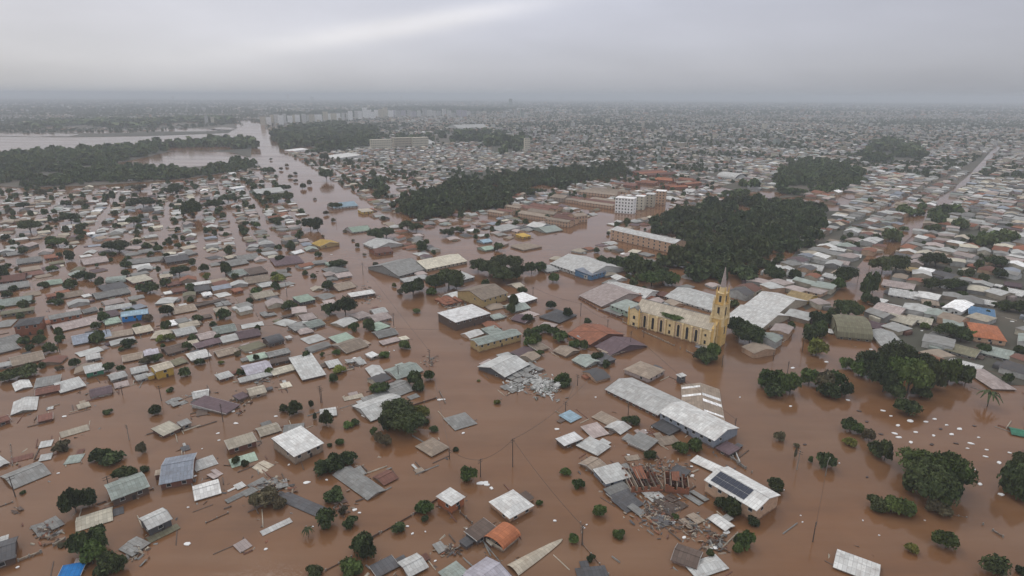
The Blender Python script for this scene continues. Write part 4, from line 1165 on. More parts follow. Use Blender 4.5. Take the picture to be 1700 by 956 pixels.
trees(1200, 420, 3.4, '''900 80 56 42 d;975 78 58 40 d;815 205 38 46 d;850 190 34 42 d;812 262 34 30 d;705 338 60 42 d;535 380 46 34 d;590 385 38 34 d;545 448 48 40 d;500 475 44 38 d;530 552 56 44 o;478 440 34 30 d;90 450 58 50 d;150 480 70 52 d;60 420 40 34 d;690 145 56 40 d;655 185 40 30 g;700 638 42 26 g;1285 458 60 40 d;1345 470 50 38 d;1590 305 44 30 d;1660 315 48 30 d;1540 62 50 28 d;1200 62 60 28 d;1680 562 36 26 d;1360 242 30 18 g;
840 650 78 66 d;965 610 84 66 d;1120 650 84 62 d;900 745 70 62 d;1040 735 86 84 g;1175 720 62 66 d;970 800 62 40 d;765 665 46 44 g;1270 690 62 58 g;1370 705 50 50 d;1110 790 54 40 d;
250 740 60 44 g;320 735 66 48 g;380 760 50 50 g;290 790 60 36 d;490 725 60 36 g;560 745 60 50 b;640 740 60 46 g;600 790 60 40 d;690 780 40 40 d;1430 475 34 18 g;400 130 40 24 d;290 130 46 36 d;330 290 40 18 d;860 285 30 26 d;1180 200 46 20 d;1300 200 50 20 d;1560 130 40 20 d;1140 420 26 14 g;1480 560 40 14 g;620 340 34 24 d;650 440 30 26 b''')
# avenue trees, seen small
trees(400, 140, 3.414, '''175 425 9 6;235 480 14 8 b;265 460 12 8 b;315 505 12 8;285 525 16 9 b;315 548 14 8 b;355 578 20 16 d;398 562 16 14 b;425 650 10 6 b;492 730 18 12 b;530 770 14 10 b;592 835 14 6 b;640 885 10 6 b;662 915 14 12 b;540 690 30 18 d;490 520 34 30 d;480 420 22 22 d;165 495 30 18;250 590 30 16 d;200 650 40 18 d;270 645 36 18 d;400 800 34 28 d;440 800 30 36 d;70 700 18 14;205 780 34 18 d;95 800 24 16;290 920 30 20 d;220 925 22 18 d;780 860 50 34 d;830 850 40 30 d;950 805 34 26 d;1000 815 34 24 d;1040 925 36 28 d;1180 850 36 18 d;20 830 16 12;470 860 10 8 b''')
trees(0, 140, 3.414, '''180 810 52 34 d;70 718 20 14 b;145 690 30 18;415 765 44 24 d;470 680 30 14 b;365 675 16 14 d;600 788 14 14 b;650 640 18 24;740 685 20 14 d;820 675 50 24 d;770 780 36 22 g;1100 720 42 40 d;1100 675 20 22 d;985 605 30 22 d;1230 690 44 22 d;1300 655 38 20 d;1060 530 20 16;1120 585 18 16;1200 535 16 14;340 900 40 24 g;300 880 30 16 g;690 935 56 26 d;640 920 36 24 d;960 885 16 12 d;1020 915 20 14;1000 590 26 18 d;800 590 30 16 b;900 940 30 12;1260 825 14 12;1385 825 20 14;40 870 24 18 d;460 870 24 16;240 620 30 18 b;1040 585 16 14;1400 790 20 14''')
# climbing plant on the church roof
def creeper():
    rt, c, u, n, L = CH; b = MB()
    V, T, Q = crown_arrays(77, 2600, 12, .05, 1, .75)
    o = bpy.data.objects.new('climbing_plant', np_mesh('climbing_plant', V, T, Q, LEAF['g'])); col0.objects.link(o)
    p = at(1115, 529, 9.3); o.location = (p.x, p.y, 8.8); o.rotation_euler = (0, 0, math.atan2(u.y, u.x)); o.scale = (8.8, 2.2, 2.8); tag(o, 'dark green climbing plant spread over the edge of the church roof', 'plant')
creeper()
# ------------------------------------------------------------------ poles and cables
POLES = []
def pole(px, yb, yt, arms=True, light=False):
    g = at(px, yb); h = min(12, max(4, height_from(px, yb, yt))); rt = empty('utility_pole', (g.x, g.y, 0), R(48 + random.choice((0, 90))) + random.uniform(-.1, .1)); rt['group'] = 'utility poles along the flooded streets'
    b = MB(); b.tube((0, 0, -2), (random.uniform(-.2, .2), random.uniform(-.2, .2), h), .17, 8, .11); b.build('pole', CONC if light else WOOD, rt)
    if arms:
        for z in (h - .35, h - 1.2): b = MB(); b.box(-1.1, 1.1, -.06, .06, z, z + .13); b.build('crossarm', WOOD, rt)
    else: b = MB(); b.tube((0, 0, h - .1), (1.6, 0, h + .3), .05); b.box(1.4, 2.0, -.12, .12, h + .22, h + .34); b.build('lamp_arm', CONC, rt)
    POLES.append((g.x, g.y, h)); OBJS.append((rt, ('pale thin ' if light else 'dark ') + ('utility pole' if arms else 'street lamp pole'), g.x, g.y, 'pole'))
for a in [(852.5, 775, 728), (799, 792, 762), (748, 762, 748), (967, 905, 872), (940, 685, 667), (1044, 690, 670), (714, 599, 580), (604, 456, 436), (1372, 790, 765, 0, 1), (1351, 900, 868), (1324, 780, 748, 1, 1),
          (534, 668, 640), (536, 668, 645), (372, 700, 670), (270, 665, 640), (216, 730, 705, 1, 1), (28, 824, 790), (183, 812, 790), (965, 525, 503), (1048, 575, 550), (1200, 610, 590), (1308, 625, 600), (1333, 585, 560), (180, 560, 530),
          (315, 492, 476), (478, 492, 470), (655, 540, 520), (1070, 560, 543), (663, 626, 606), (205, 655, 640), (102, 585, 566), (350, 600, 580), (1285, 600, 584), (1010, 548, 530), (886, 490, 476), (620, 420, 408), (560, 372, 362), (1425, 470, 455), (1382, 530, 512), (1446, 440, 428), (960, 640, 622), (1220, 720, 695), (860, 655, 640)]:
    pole(a[0], a[1], a[2], *(bool(q) for q in a[3:]))
def cable(a, q, sag):
    b = MB(); K = 10; pr = None
    for i in range(K + 1):
        t = i / K; p = Vector(a).lerp(Vector(q), t); p.z -= sag * 4 * t * (1 - t)
        if pr is not None: b.tube(pr, p, .045, 4)
        pr = p
    return b.build('power_line', WIRE)
for i, j in ((0, 1), (0, 4), (0, 3), (4, 19), (19, 23), (1, 2), (6, 7), (18, 33), (18, 34), (4, 40), (2, 6), (8, 9), (19, 41)):
    if i < len(POLES) and j < len(POLES):
        p, q = POLES[i], POLES[j]; o = cable((p[0], p[1], p[2] - .3), (q[0], q[1], q[2] - .3), 1.2); o['group'] = 'power lines over the streets'
        OBJS.append((o, 'thin black sagging power line', (p[0] + q[0]) / 2, (p[1] + q[1]) / 2, 'cable'))
# ------------------------------------------------------------------ slabs showing above the water in the flooded square
def slabs(ox, oy, s, text, mat, word, group, sx=1.0):
    for k, tok in enumerate(text.replace('\n', ' ').split(';')):
        q = tok.split()
        if len(q) < 2: continue
        x, y = float(q[0]) / s + ox, float(q[1]) / s + oy; r = (float(q[2]) if len(q) > 2 else 8) / s * mpp(y); g = at(x, y); b = MB()
        n = 9; rr = random.Random(k * 13 + int(x)); pts = [(r * rr.uniform(.75, 1.1) * math.cos(2 * math.pi * i / n), .62 * r * rr.uniform(.75, 1.15) * math.sin(2 * math.pi * i / n), .16 + rr.uniform(0, .12)) for i in range(n)]
        b.slab(pts, .5); o = b.build('slab', mat, None, (g.x, g.y, 0), rr.uniform(-.5, .9)); o['group'] = group
        OBJS.append((o, ('broad ' if r > 2.1 else 'small ' if r < 1.1 else '') + word, g.x, g.y, 'slab'))
slabs(1200, 640, 3.026, '''635 75 11;810 128 12;850 155 9;948 180 20;885 202 14;1025 184 13;1130 200 11;1195 220 16;1155 247 14;870 243 15;890 262 17;975 236 13;1065 253 12;950 287 14;1252 293 16;1234 318 9;1290 263 9;1025 355 18;957 342 12;1155 347 14;1325 359 12;1210 408 14;1268 423 11;1395 390 17;1447 340 11;1298 498 14;1070 170 12;1332 325 9;1405 550 18;345 105 9''', SLABW, 'white slab just above the muddy water', 'white slabs awash in the square')
slabs(1200, 640, 3.026, '''690 130 12;728 183 12;1178 293 12;908 323 12;1055 298 14;800 246 12;416 298 10;1100 220 12;730 462 10;1270 205 10''', SLABD, 'dark slab awash in the muddy water', 'dark slabs awash in the square')
slabs(1200, 640, 3.026, '''405 688 6;708 680 6;790 755 6;1020 680 5;312 527 4;590 392 5;395 655 5''', SLABW, 'white scrap floating on open water', 'scraps floating on the water')
slabs(0, 640, 3.0256, '''330 155 12;950 612 7;945 796 20;845 232 12;940 208 10;1175 130 12;1190 190 12;1100 240 9;1105 275 8;985 455 10;95 912 9;1020 318 5;300 440 8''', SLABW, 'white scrap floating on open water', 'scraps floating on the water')
slabs(400, 640, 3.0256, '''628 152 20;335 488 18;435 474 8;180 155 10;245 398 7;130 822 10;1265 520 9;1210 492 24;1240 500 16;840 708 9;365 710 7;980 882 8;1120 240 10;1000 72 14;905 430 14;1020 70 12;575 625 14;600 640 9;520 460 10;1072 180 16;865 745 9;930 735 6;1140 722 8''', SLABW, 'white scrap floating on open water', 'scraps floating on the water')
slabs(800, 640, 3.0256, '''370 680 10;995 570 8;835 560 14;575 60 6;1058 408 9;860 210 8;820 230 16;1130 410 8;965 690 16;1020 765 14;1170 815 26;1235 740 20;530 700 6;515 715 8;1290 770 8;1060 455 16;740 350 8;20 490 20;50 515 10;380 220 14;1300 60 6''', SLABW, 'white scrap floating on open water', 'scraps floating on the water')
slabs(1200, 420, 3.4, '''590 616 14;400 650 14;842 545 12;1110 645 10;350 105 8;1640 388 12;590 690 10;1130 440 9''', SLABW, 'white scrap floating on open water', 'scraps floating on the water')
slabs(400, 420, 3.953, '''1010 640 6;880 800 12;685 452 8;300 232 8;70 655 12;415 700 12;750 690 16;600 10 8;335 215 20;20 830 16;980 650 6;780 700 20;870 300 6''', SLABW, 'white scrap floating on open water', 'scraps floating on the water')
WP = [  # flooded streets and open water in the photograph's pixels
 [(400, 200), (440, 205), (480, 262), (560, 310), (620, 372), (665, 440), (715, 520), (800, 620), (905, 705), (1020, 612), (1070, 640), (960, 740), (1000, 900), (1250, 1000), (560, 1000), (790, 745), (700, 640), (640, 545), (590, 450), (520, 355), (468, 285), (425, 262), (410, 235)],
 [(860, 455), (905, 440), (960, 470), (1060, 548), (1180, 588), (1280, 590), (1210, 650), (1100, 625), (1030, 600), (960, 560), (900, 505)],
 [(640, 338), (700, 372), (760, 400), (820, 418), (880, 385), (960, 372), (1010, 350), (1110, 340), (1120, 352), (1020, 372), (1000, 392), (960, 405), (905, 440), (860, 470), (790, 440), (730, 415), (660, 370)],
 [(1205, 600), (1310, 580), (1325, 560), (1390, 500), (1444, 432), (1536, 358), (1656, 242), (1666, 242), (1558, 352), (1480, 425), (1452, 500), (1410, 560), (1450, 570), (1430, 640), (1690, 640), (1760, 1000), (1200, 1000)],
 [(1240, 318), (1300, 318), (1380, 340), (1400, 318), (1440, 330), (1380, 360), (1250, 335)],
 [(-100, 640), (560, 640), (700, 650), (800, 700), (900, 1000), (-100, 1000)], [(1020, 600), (1210, 610), (1210, 1000), (900, 1000)],
 [(-100, 222), (250, 220), (400, 205), (430, 262), (380, 290), (300, 302), (180, 312), (-100, 316)],
]
# ------------------------------------------------------------------ broken roof sheets and floating litter: nobody could count these
def litter():
    V, Q, C = [], [], []; k = 0; g = random.Random(11)
    pal = [PAL[c][1] for c in ('gr', 'gr', 'tn', 'br', 'dg', 'rb', 'bg', 'br', 'tn', 'dg', 'gr', 'tn', 'rs', 'br')]; pale = [PAL[c][1] for c in ('lg', 'wh', 'gr', 'bw', 'lg', 'gr', 'gg')]
    def add(x, y, r, z=0.12, big=1.0, pal=pal):
        nonlocal k
        a = g.uniform(0, 3.14); w1, w2 = r * g.uniform(.4, 1.2) * big, r * g.uniform(.05, .36) * big; ca, sa = math.cos(a), math.sin(a); t1, t2 = g.uniform(-.25, .25) * r, g.uniform(-.25, .25) * r; th = .08
        top = [(x + ca * u * w1 - sa * v * w2, y + sa * u * w1 + ca * v * w2, z + u * t1 + v * t2) for u, v in ((-1, -1), (1, -1), (1, 1), (-1, 1))]
        V.extend(top); V.extend([(p[0], p[1], p[2] - th) for p in top]); c = g.choice(pal)
        for f in ((0, 1, 2, 3), (0, 4, 5, 1), (1, 5, 6, 2), (2, 6, 7, 3), (3, 7, 4, 0)): Q.append(tuple(k + i for i in f)); C.append((*c, 1))
        k += 8
    for (ox, oy, s, x, y, rx, ry, n, sz) in [(800, 420, 3.953, 290, 790, 90, 60, 170, 1.3), (800, 420, 3.953, 410, 890, 100, 60, 220, 1.2), (800, 420, 3.953, 230, 880, 60, 50, 60, 1.3), (800, 640, 3.0256, 880, 640, 100, 90, 240, .9), (800, 640, 3.0256, 1050, 720, 90, 55, 120, .8),
                                             (800, 640, 3.0256, 900, 430, 150, 60, 160, .9), (400, 640, 3.0256, 170, 510, 80, 40, 90, 1.2), (0, 640, 3.0256, 250, 740, 80, 50, 60, 1), (0, 640, 3.0256, 1200, 95, 50, 50, 40, 1), (400, 640, 3.0256, 600, 480, 70, 50, 60, .9),
                                             (0, 640, 3.0256, 700, 830, 60, 40, 50, 1), (400, 640, 3.0256, 1050, 830, 50, 30, 40, 1), (400, 420, 3.953, 750, 730, 60, 30, 60, 1), (400, 420, 3.953, 110, 830, 110, 30, 110, .9), (400, 420, 3.953, 820, 280, 90, 60, 80, 1.2), (400, 640, 3.0256, 700, 50, 50, 30, 40, .8),
                                             (400, 420, 3.953, 1250, 710, 50, 40, 50, .7), (0, 640, 3.0256, 930, 450, 60, 40, 60, .8), (800, 640, 3.0256, 1180, 790, 60, 60, 90, 1), (400, 420, 3.953, 1400, 330, 90, 40, 120, 1.2), (1200, 420, 3.4, 380, 350, 50, 60, 80, 1.1), (400, 640, 3.0256, 510, 620, 40, 30, 40, .8)]:
        for _ in range(n):
            p = at(ox + (x + g.gauss(0, .5) * rx) / s, oy + (y + g.gauss(0, .5) * ry) / s); add(p.x, p.y, sz, g.uniform(.05, .5), 1.0, pale if (ox, oy) == (800, 420) else pal)
    for (x, y, r, L, W) in OCC:
        if r > 18: continue
        for _ in range(g.randint(1, 7)):
            a = g.uniform(0, 6.28); d = max(L, W) * g.uniform(.45, .95); add(x + d * math.cos(a), y + d * math.sin(a), g.uniform(.3, 1.2), .1)
    def bar(x, y, l_2, h, a):
        nonlocal k
        ca, sa = math.cos(a), math.sin(a); t_ = .12
        for zz in (-.3, h): V.extend([(x + ca * u * l_2 - sa * v * t_, y + sa * u * l_2 + ca * v * t_, zz) for u, v in ((-1, -1), (1, -1), (1, 1), (-1, 1))])
        c = g.choice([PAL['tn'][1], PAL['gr'][1], PAL['br'][1], PAL['rb'][1], PAL['bg'][1], PAL['br'][1]])
        for f in ((4, 5, 6, 7), (0, 1, 5, 4), (1, 2, 6, 5), (2, 3, 7, 6), (3, 0, 4, 7)): Q.append(tuple(k + i for i in f)); C.append((*c, 1))
        k += 8
    for (x, y, r, L, W) in OCC:
        if r > 18: continue
        for _ in range(g.randint(0, 3)):
            a = g.uniform(0, 6.28); d = max(L, W) * g.uniform(.5, 1.1); px_, py_ = proj(x + d * math.cos(a), y + d * math.sin(a))
            if inside(WP[0], px_, py_) and py_ < 640: continue
            bar(x + d * math.cos(a), y + d * math.sin(a), g.uniform(1, 4.5), g.uniform(.1, .5), g.choice([R(40), R(-52), R(-60)]) + g.gauss(0, .08))
    V = np.array(V); o = bpy.data.objects.new('floating_debris', np_mesh('floating_debris', V, np.zeros((0, 3), int), np.array(Q), MASS, np.array(C))); col0.objects.link(o)
    tag(o, 'broken roof sheets and litter scattered on the muddy water', 'debris', None, 'stuff')
litter()
# ------------------------------------------------------------------ the rest of the town, on its street grid
FP = [  # woods
 ([(660, 340), (700, 325), (760, 305), (850, 292), (960, 285), (1030, 278), (1040, 290), (960, 305), (915, 318), (860, 325), (830, 345), (760, 358), (700, 368), (668, 358)], 'dark wood behind the brown-roofed housing rows'),
 ([(1066, 380), (1130, 356), (1190, 338), (1250, 335), (1350, 345), (1368, 360), (1350, 385), (1320, 410), (1290, 440), (1262, 462), (1190, 470), (1110, 452), (1050, 448), (1080, 440), (1128, 432), (1136, 402), (1100, 384)], 'dense dark wood behind the church'),
 ([(1285, 300), (1305, 275), (1350, 268), (1400, 272), (1432, 292), (1425, 308), (1370, 322), (1310, 325), (1288, 315)], 'dark wood beyond the large wood'),
 ([(455, 222), (500, 212), (560, 208), (615, 215), (640, 232), (610, 245), (560, 252), (500, 258), (478, 252)], 'hazy wood beside the canal'),
 ([(605, 312), (640, 298), (668, 310), (655, 326), (620, 330)], 'dark clump of trees beside the avenue'),
 ([(-60, 262), (60, 257), (200, 249), (330, 238), (405, 231), (418, 240), (416, 250), (380, 244), (290, 246), (230, 262), (180, 272), (-60, 276)], 'riverside wood along the flooded river'),
 ([(-60, 276), (180, 270), (200, 280), (290, 281), (400, 268), (425, 272), (415, 282), (300, 297), (160, 307), (40, 311), (-60, 303)], 'marsh woodland between river and drowned streets'),
 ([(1425, 262), (1440, 244), (1480, 238), (1530, 248), (1530, 266), (1470, 272)], 'hazy wood among distant roofs'),
 ([(990, 424), (1020, 430), (1070, 442), (1110, 452), (1100, 464), (1060, 470), (1040, 455), (1000, 438)], 'low trees in front of the peach school'),
 ([(1580, 378), (1640, 385), (1690, 405), (1650, 412), (1600, 398)], 'strip of dark trees among grey roofs'),
 ([(1455, 430), (1470, 400), (1500, 365), (1530, 342), (1536, 350), (1505, 378), (1480, 412), (1465, 436)], 'thin row of dark trees along the straight flooded road'),
 ([(1545, 385), (1556, 362), (1578, 338), (1590, 345), (1570, 372), (1555, 396)], 'dark trees on the far side of the straight flooded road'),
 ([(1190, 312), (1240, 300), (1250, 330), (1200, 330)], 'trees beside the grey arched hall'),
 ([(655, 232), (760, 222), (850, 226), (830, 236), (740, 240)], 'hazy trees behind the cream blocks'),
 ([(800, 240), (870, 232), (880, 245), (830, 258)], 'tree clump among distant streets'),
 ([(40, 205), (240, 200), (380, 196), (385, 204), (240, 212), (60, 216)], 'distant trees on the far river bank'),
 ([(455, 190), (700, 178), (860, 180), (840, 186), (640, 192), (480, 202)], 'line of distant trees between the tower blocks'),
]
def at3(x, y): return at(x, y)
grid = {}
def occ(x, y, r):
    for i in range(int((x - r) // 12), int((x + r) // 12) + 1):
        for j in range(int((y - r) // 12), int((y + r) // 12) + 1):
            for (a, b, c) in grid.get((i, j), ()):
                if (a - x) ** 2 + (b - y) ** 2 < (c + r) ** 2: return True
    return False
def put(x, y, r):
    for i in range(int((x - r) // 12), int((x + r) // 12) + 1):
        for j in range(int((y - r) // 12), int((y + r) // 12) + 1): grid.setdefault((i, j), []).append((x, y, r))
for (x, y, r, L, W) in OCC: put(x, y, r * .68)
for (x, y, r) in TREES: put(x, y, r * .7)
def zone(px, py):
    for i_, p in enumerate(WP):
        m_ = (16 if (i_ == 0 and 265 < py < 560) or (i_ == 3 and 430 < py < 560) else 9 if i_ != 3 else 6) if i_ in (0, 1, 3) and py > 240 else 0
        if inside(p, px, py) or (m_ and (inside(p, px - m_, py) or inside(p, px + m_, py))): return 'w'
    for p, _ in FP:
        if inside(p, px, py): return 'f'
    return 't'
A1, A2 = R(-63), R(47)
e1, e2 = np.array([math.cos(A1), math.sin(A1)]), np.array([math.cos(A2), math.sin(A2)])
WHc = [('lg', .22), ('gr', .20), ('pk', .12), ('tn', .10), ('rs', .05), ('rb', .06), ('wh', .05), ('dg', .08), ('bg', .06), ('gg', .05), ('bw', .012), ('cr', .03), ('bg2', .03), ('ol', .02), ('pu', .03)]
wk = [a for a, b in WHc]; ww = [b for a, b in WHc]
LOTS = []; MT = []
def vnoise(x, y, sc_, sd_=0):
    x, y = x / sc_ + sd_, y / sc_ + sd_ * 1.7; i, j = math.floor(x), math.floor(y); fx, fy = x - i, y - j; fx, fy = fx * fx * (3 - 2 * fx), fy * fy * (3 - 2 * fy)
    h = lambda a, b: (math.sin(a * 127.1 + b * 311.7) * 43758.5453) % 1.0
    return (h(i, j) * (1 - fx) + h(i + 1, j) * fx) * (1 - fy) + (h(i, j + 1) * (1 - fx) + h(i + 1, j + 1) * fx) * fy
def lots(y0, y1, su, sv, street, pr, treep, sz):
    rngl = random.Random(int(y0)); ext = y1 * 1.35; nu, nv = int(ext / su), int(ext / sv)
    for i in range(-nu, nu):
        for j in range(-nv, nv):
            uo = i * su + (i // 12) * 11; vo = j * sv + (j // 2) * street
            x, y = uo * e1 + vo * e2 + (0, 0)
            if not (y0 <= y < y1): continue
            jj = .14 if y < 1100 else .42
            x += rngl.uniform(-jj, jj) * su; y += rngl.uniform(-jj, jj) * sv
            px, py = proj(x, y)
            if not (-50 < px < 1750 and py < 990): continue
            z = zone(px, py)
            if z != 't': continue
            if py > 400 and px < 1225: p_, t_ = pr * (.66 if py > 420 else 1.1), treep * .6
            elif px > 1225: p_, t_ = min(.95, pr * 1.25), treep * 1.4
            else: p_, t_ = pr, treep
            if px < 430 and 158 < py < 222: p_, t_ = pr * .12, .5
            vn = .6 * vnoise(x, y, 160 if y < 2000 else 420) + .4 * vnoise(x, y, 60 if y < 2000 else 170, 9)
            if px > 430 and y > 650:
                if vn > .60: p_, t_ = p_ * .25, .72
                elif vn < .42: p_, t_ = p_ * 1.25, t_ * .5
            elif px <= 430 and y > 2000: p_, t_ = (.35, .5) if vn < .42 and py < 200 else (.04, .9 if vn > .45 else .45)
            elif vn > .66: p_, t_ = p_ * .6, t_ * 2.2
            r0 = rngl.random(); k_ = 1.28 if px > 1225 and y < 1500 else 1.0
            if r0 < p_: LOTS.append((x, y, px, py, rngl.uniform(.62, 1.05) * sz * k_, rngl.uniform(.55, 1.0) * sz * k_, su))
            elif r0 < p_ + t_: MT.append((x + rngl.uniform(-3, 3), y + rngl.uniform(-3, 3), rngl.uniform(2, 5) * (sz / 11), py))
            if rngl.random() < t_ * .7: MT.append((x + rngl.uniform(-su, su) * .5, y + rngl.uniform(-sv, sv) * .5, rngl.uniform(1.6, 3.8) * (sz / 11), py))
lots(180, 1500, 11.5, 12.5, 6.0, .76, .20, 10.5)
lots(1500, 4200, 18, 21, 9.0, .42, .52, 13)
lots(4200, 12000, 48, 54, 16, .32, .58, 27)
# nearest become houses of their own (until three hundred stand), the others one mass
n_ind = sum(1 for o in bpy.data.objects if o.parent is None and o.get('group') == 'flooded houses')
LOTS.sort(key=lambda t: -t[3]); BV, BT, BQ, BC = [], [], [], []
nv_ = 0; made = 0; AQ, AC = [], []
rn = random.Random(5)
for (x, y, px, py, L, W, su) in LOTS:
    rr = math.hypot(L, W) * (.36 if px < 1225 else .31)
    if y < 1500 and occ(x, y, rr): continue
    if y < 1500: put(x, y, rr)
    code = rn.choices(wk, ww)[0]; flood = px < 1225 and y < 1100
    H = max(.3, rn.gauss(1.0, .7)) if flood else rn.uniform(2.2, 3.8)
    if y > 1500: H = rn.uniform(3, 6.5) * (1 if y < 4200 else 1.9)
    if rn.random() < .02 and y > 1100: H *= 2.6
    ang = (A2 if rn.random() < .6 else A1) + rn.gauss(0, .13)
    if n_ind + made < 300:
        u = Vector((math.cos(ang), math.sin(ang))); n = Vector((-u.y, u.x)); 
        if n.y < 0: n = -n; u = u
        c = Vector((x, y)); a = c - n * W / 2 - u * L / 2; q = c - n * W / 2 + u * L / 2
        if a.x > q.x: a, q = q, a
        t_ = rn.choice('ggsghg'); wl = rn.choice(['lg', 'bg', 'tn', 'rb', 'gr', 'wh'])
        root, c, L_, W_ = house(a, q, W, H, t_, code, wl, 'house', 12); root['group'] = 'flooded houses'
        OBJS.append((root, ('small ' if L * W < 60 else '') + WORDS[code] + ' ' + SH[t_] + ' roof' + (f' over {WORDS[wl]} walls' if H > 1.4 else ''), c.x, c.y, 'house')); made += 1; continue
    if y < 2200 and rn.random() < .5:      # lean-to against the house
        al, aw = L * rn.uniform(.3, .6), rn.uniform(2, 3.5); sd = rn.choice((-1, 1)); ca, sa = math.cos(ang), math.sin(ang); ox_, oy_ = (sd * (L / 2 + aw / 2), rn.uniform(-1, 1)) if rn.random() < .5 else (rn.uniform(-2, 2), sd * (W / 2 + aw / 2))
        dx_, dy_ = (aw / 2, al / 2) if abs(ox_) > L / 2 else (al / 2, aw / 2); hh = max(.25, H * rn.uniform(.5, .8)); k = nv_
        P = [(ox_ - dx_, oy_ - dy_, -.5), (ox_ + dx_, oy_ - dy_, -.5), (ox_ + dx_, oy_ + dy_, -.5), (ox_ - dx_, oy_ + dy_, -.5), (ox_ - dx_, oy_ - dy_, hh), (ox_ + dx_, oy_ - dy_, hh), (ox_ + dx_, oy_ + dy_, hh + .2), (ox_ - dx_, oy_ + dy_, hh + .2)]
        BV += [(x + a * ca - b * sa, y + a * sa + b * ca, c) for a, b, c in P]
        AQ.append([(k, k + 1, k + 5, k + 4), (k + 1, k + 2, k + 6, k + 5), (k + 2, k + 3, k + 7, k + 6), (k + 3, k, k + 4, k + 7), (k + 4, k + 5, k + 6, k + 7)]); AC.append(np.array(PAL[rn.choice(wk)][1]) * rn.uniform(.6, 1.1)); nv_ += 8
    base = np.array(PAL[code][1]) * rn.uniform(.75, 1.15); wc = np.array(PAL[rn.choice(['lg', 'bg', 'tn', 'cr', 'gr', 'wh', 'pe'])][1]) * .9
    l2, w2 = L / 2, W / 2; ca, sa = math.cos(ang), math.sin(ang); ri = W * rn.choice([.14, .18, .1, .03]); o = .35
    hip = l2 * (.45 if rn.random() < .3 else 0)
    P = [(-l2, -w2, -.5), (l2, -w2, -.5), (l2, w2, -.5), (-l2, w2, -.5), (-l2, -w2, H), (l2, -w2, H), (l2, w2, H), (-l2, w2, H), (-l2 + hip, 0, H + ri), (l2 - hip, 0, H + ri),
         (-l2 - o, -w2 - o, H - .02), (l2 + o, -w2 - o, H - .02), (l2 + o, w2 + o, H - .02), (-l2 - o, w2 + o, H - .02), (-l2 - o * .6 + hip, 0, H + ri + .05), (l2 + o * .6 - hip, 0, H + ri + .05)]
    BV += [(x + a * ca - b * sa, y + a * sa + b * ca, c) for a, b, c in P]; k = nv_
    BQ += [(k, k + 1, k + 5, k + 4), (k + 1, k + 2, k + 6, k + 5), (k + 2, k + 3, k + 7, k + 6), (k + 3, k, k + 4, k + 7), (k + 10, k + 11, k + 15, k + 14), (k + 12, k + 13, k + 14, k + 15)]
    BT += [(k + 5, k + 6, k + 9), (k + 7, k + 4, k + 8)] if not hip else [(k + 11, k + 12, k + 15), (k + 13, k + 10, k + 14)]
    nv_ += 16; BC.append((base, wc, bool(hip)))
col_t, col_q = [], []
for b_c, w_c, hp in BC:
    col_t += [(*(b_c if hp else w_c), 1)] * 2; col_q += [(*w_c, 1)] * 4 + [(*b_c, 1)] * 2
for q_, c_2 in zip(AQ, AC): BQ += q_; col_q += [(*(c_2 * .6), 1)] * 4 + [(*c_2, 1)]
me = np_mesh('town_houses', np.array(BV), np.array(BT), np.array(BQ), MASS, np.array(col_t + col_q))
o = bpy.data.objects.new('town_houses', me); col0.objects.link(o); tag(o, 'thousands of small roofs packed across the town out to the horizon', 'town', None, 'stuff')
print('houses', n_ind, made, 'mass', len(BC), 'trees', len(TREES), 'mass trees', len(MT))
# mass trees and woods
LOW = [crown_arrays(300 + i, 130, 3, .17, 0, .4) for i in range(5)]; VLOW = [crown_arrays(400 + i, 22, 2, .30, 0, .4) for i in range(5)]; MIDC = [crown_arrays(500 + i, 420, 5, .10, 1, .5) for i in range(5)]
def tree_mass(name, lst, label, cat, mat):
    V, T, Q = [], [], []; k = 0; g = np.random.default_rng(len(lst))
    for (x, y, r, h) in lst:
        src = (MIDC if y < 620 else LOW if y < 1300 else VLOW)[int(g.integers(5))]
        a = g.uniform(0, 6.28); ca, sa = math.cos(a), math.sin(a); v = src[0]
        V.append(np.column_stack([x + r * (v[:, 0] * ca - v[:, 1] * sa), y + r * (v[:, 0] * sa + v[:, 1] * ca), h * v[:, 2] - .2])); T.append(src[1] + k); Q.append(src[2] + k); k += len(v)
    o = bpy.data.objects.new(name, np_mesh(name, np.concatenate(V), np.concatenate(T), np.concatenate(Q), mat)); col0.objects.link(o); tag(o, label, cat, None, 'stuff'); return o
ml = []
for (x, y, r, py) in MT:
    if y < 1500 and occ(x, y, r * .4) and (proj(x, y)[0] < 1225 or random.random() < .45): continue
    ml.append((x, y, r, r * random.uniform(1.1, 1.6)))
tree_mass('town_trees', ml, 'countless small trees between the roofs of the town', 'trees', LEAF['w'])
for k, (poly, lab) in enumerate(FP):
    g = random.Random(k + 40); w_ = pxpoly(poly); xs = [p.x for p in w_]; ys = [p.y for p in w_]; near = min(ys); sp = 8.5 if near < 900 else (13 if near < 1800 else 26)
    lst = []; yy = min(ys)
    poly_w = [(p.x, p.y) for p in w_]
    while yy < max(ys):
        xx = min(xs)
        while xx < max(xs):
            X_, Y_ = xx + g.uniform(-.5, .5) * sp, yy + g.uniform(-.5, .5) * sp
            gapn = vnoise(X_, Y_, sp * 5, k) * .6 + vnoise(X_, Y_, sp * 2.2, k + 5) * .4
            if inside(poly_w, X_ + g.gauss(0, .7) * sp, Y_ + g.gauss(0, .7) * sp) and gapn > (.30 if k in (1, 0) else .36 if k == 2 else .42 if k < 7 else .5):
                r = sp * g.choice([.4, .55, .7, .85, 1.1]) * g.uniform(.85, 1.1); lst.append((X_, Y_, r, r * g.uniform(.8, 1.5) if sp < 20 else r * .6))
            xx += sp
        yy += sp
    if lst: tree_mass('wood', lst, lab, 'wood', LEAF['w'])
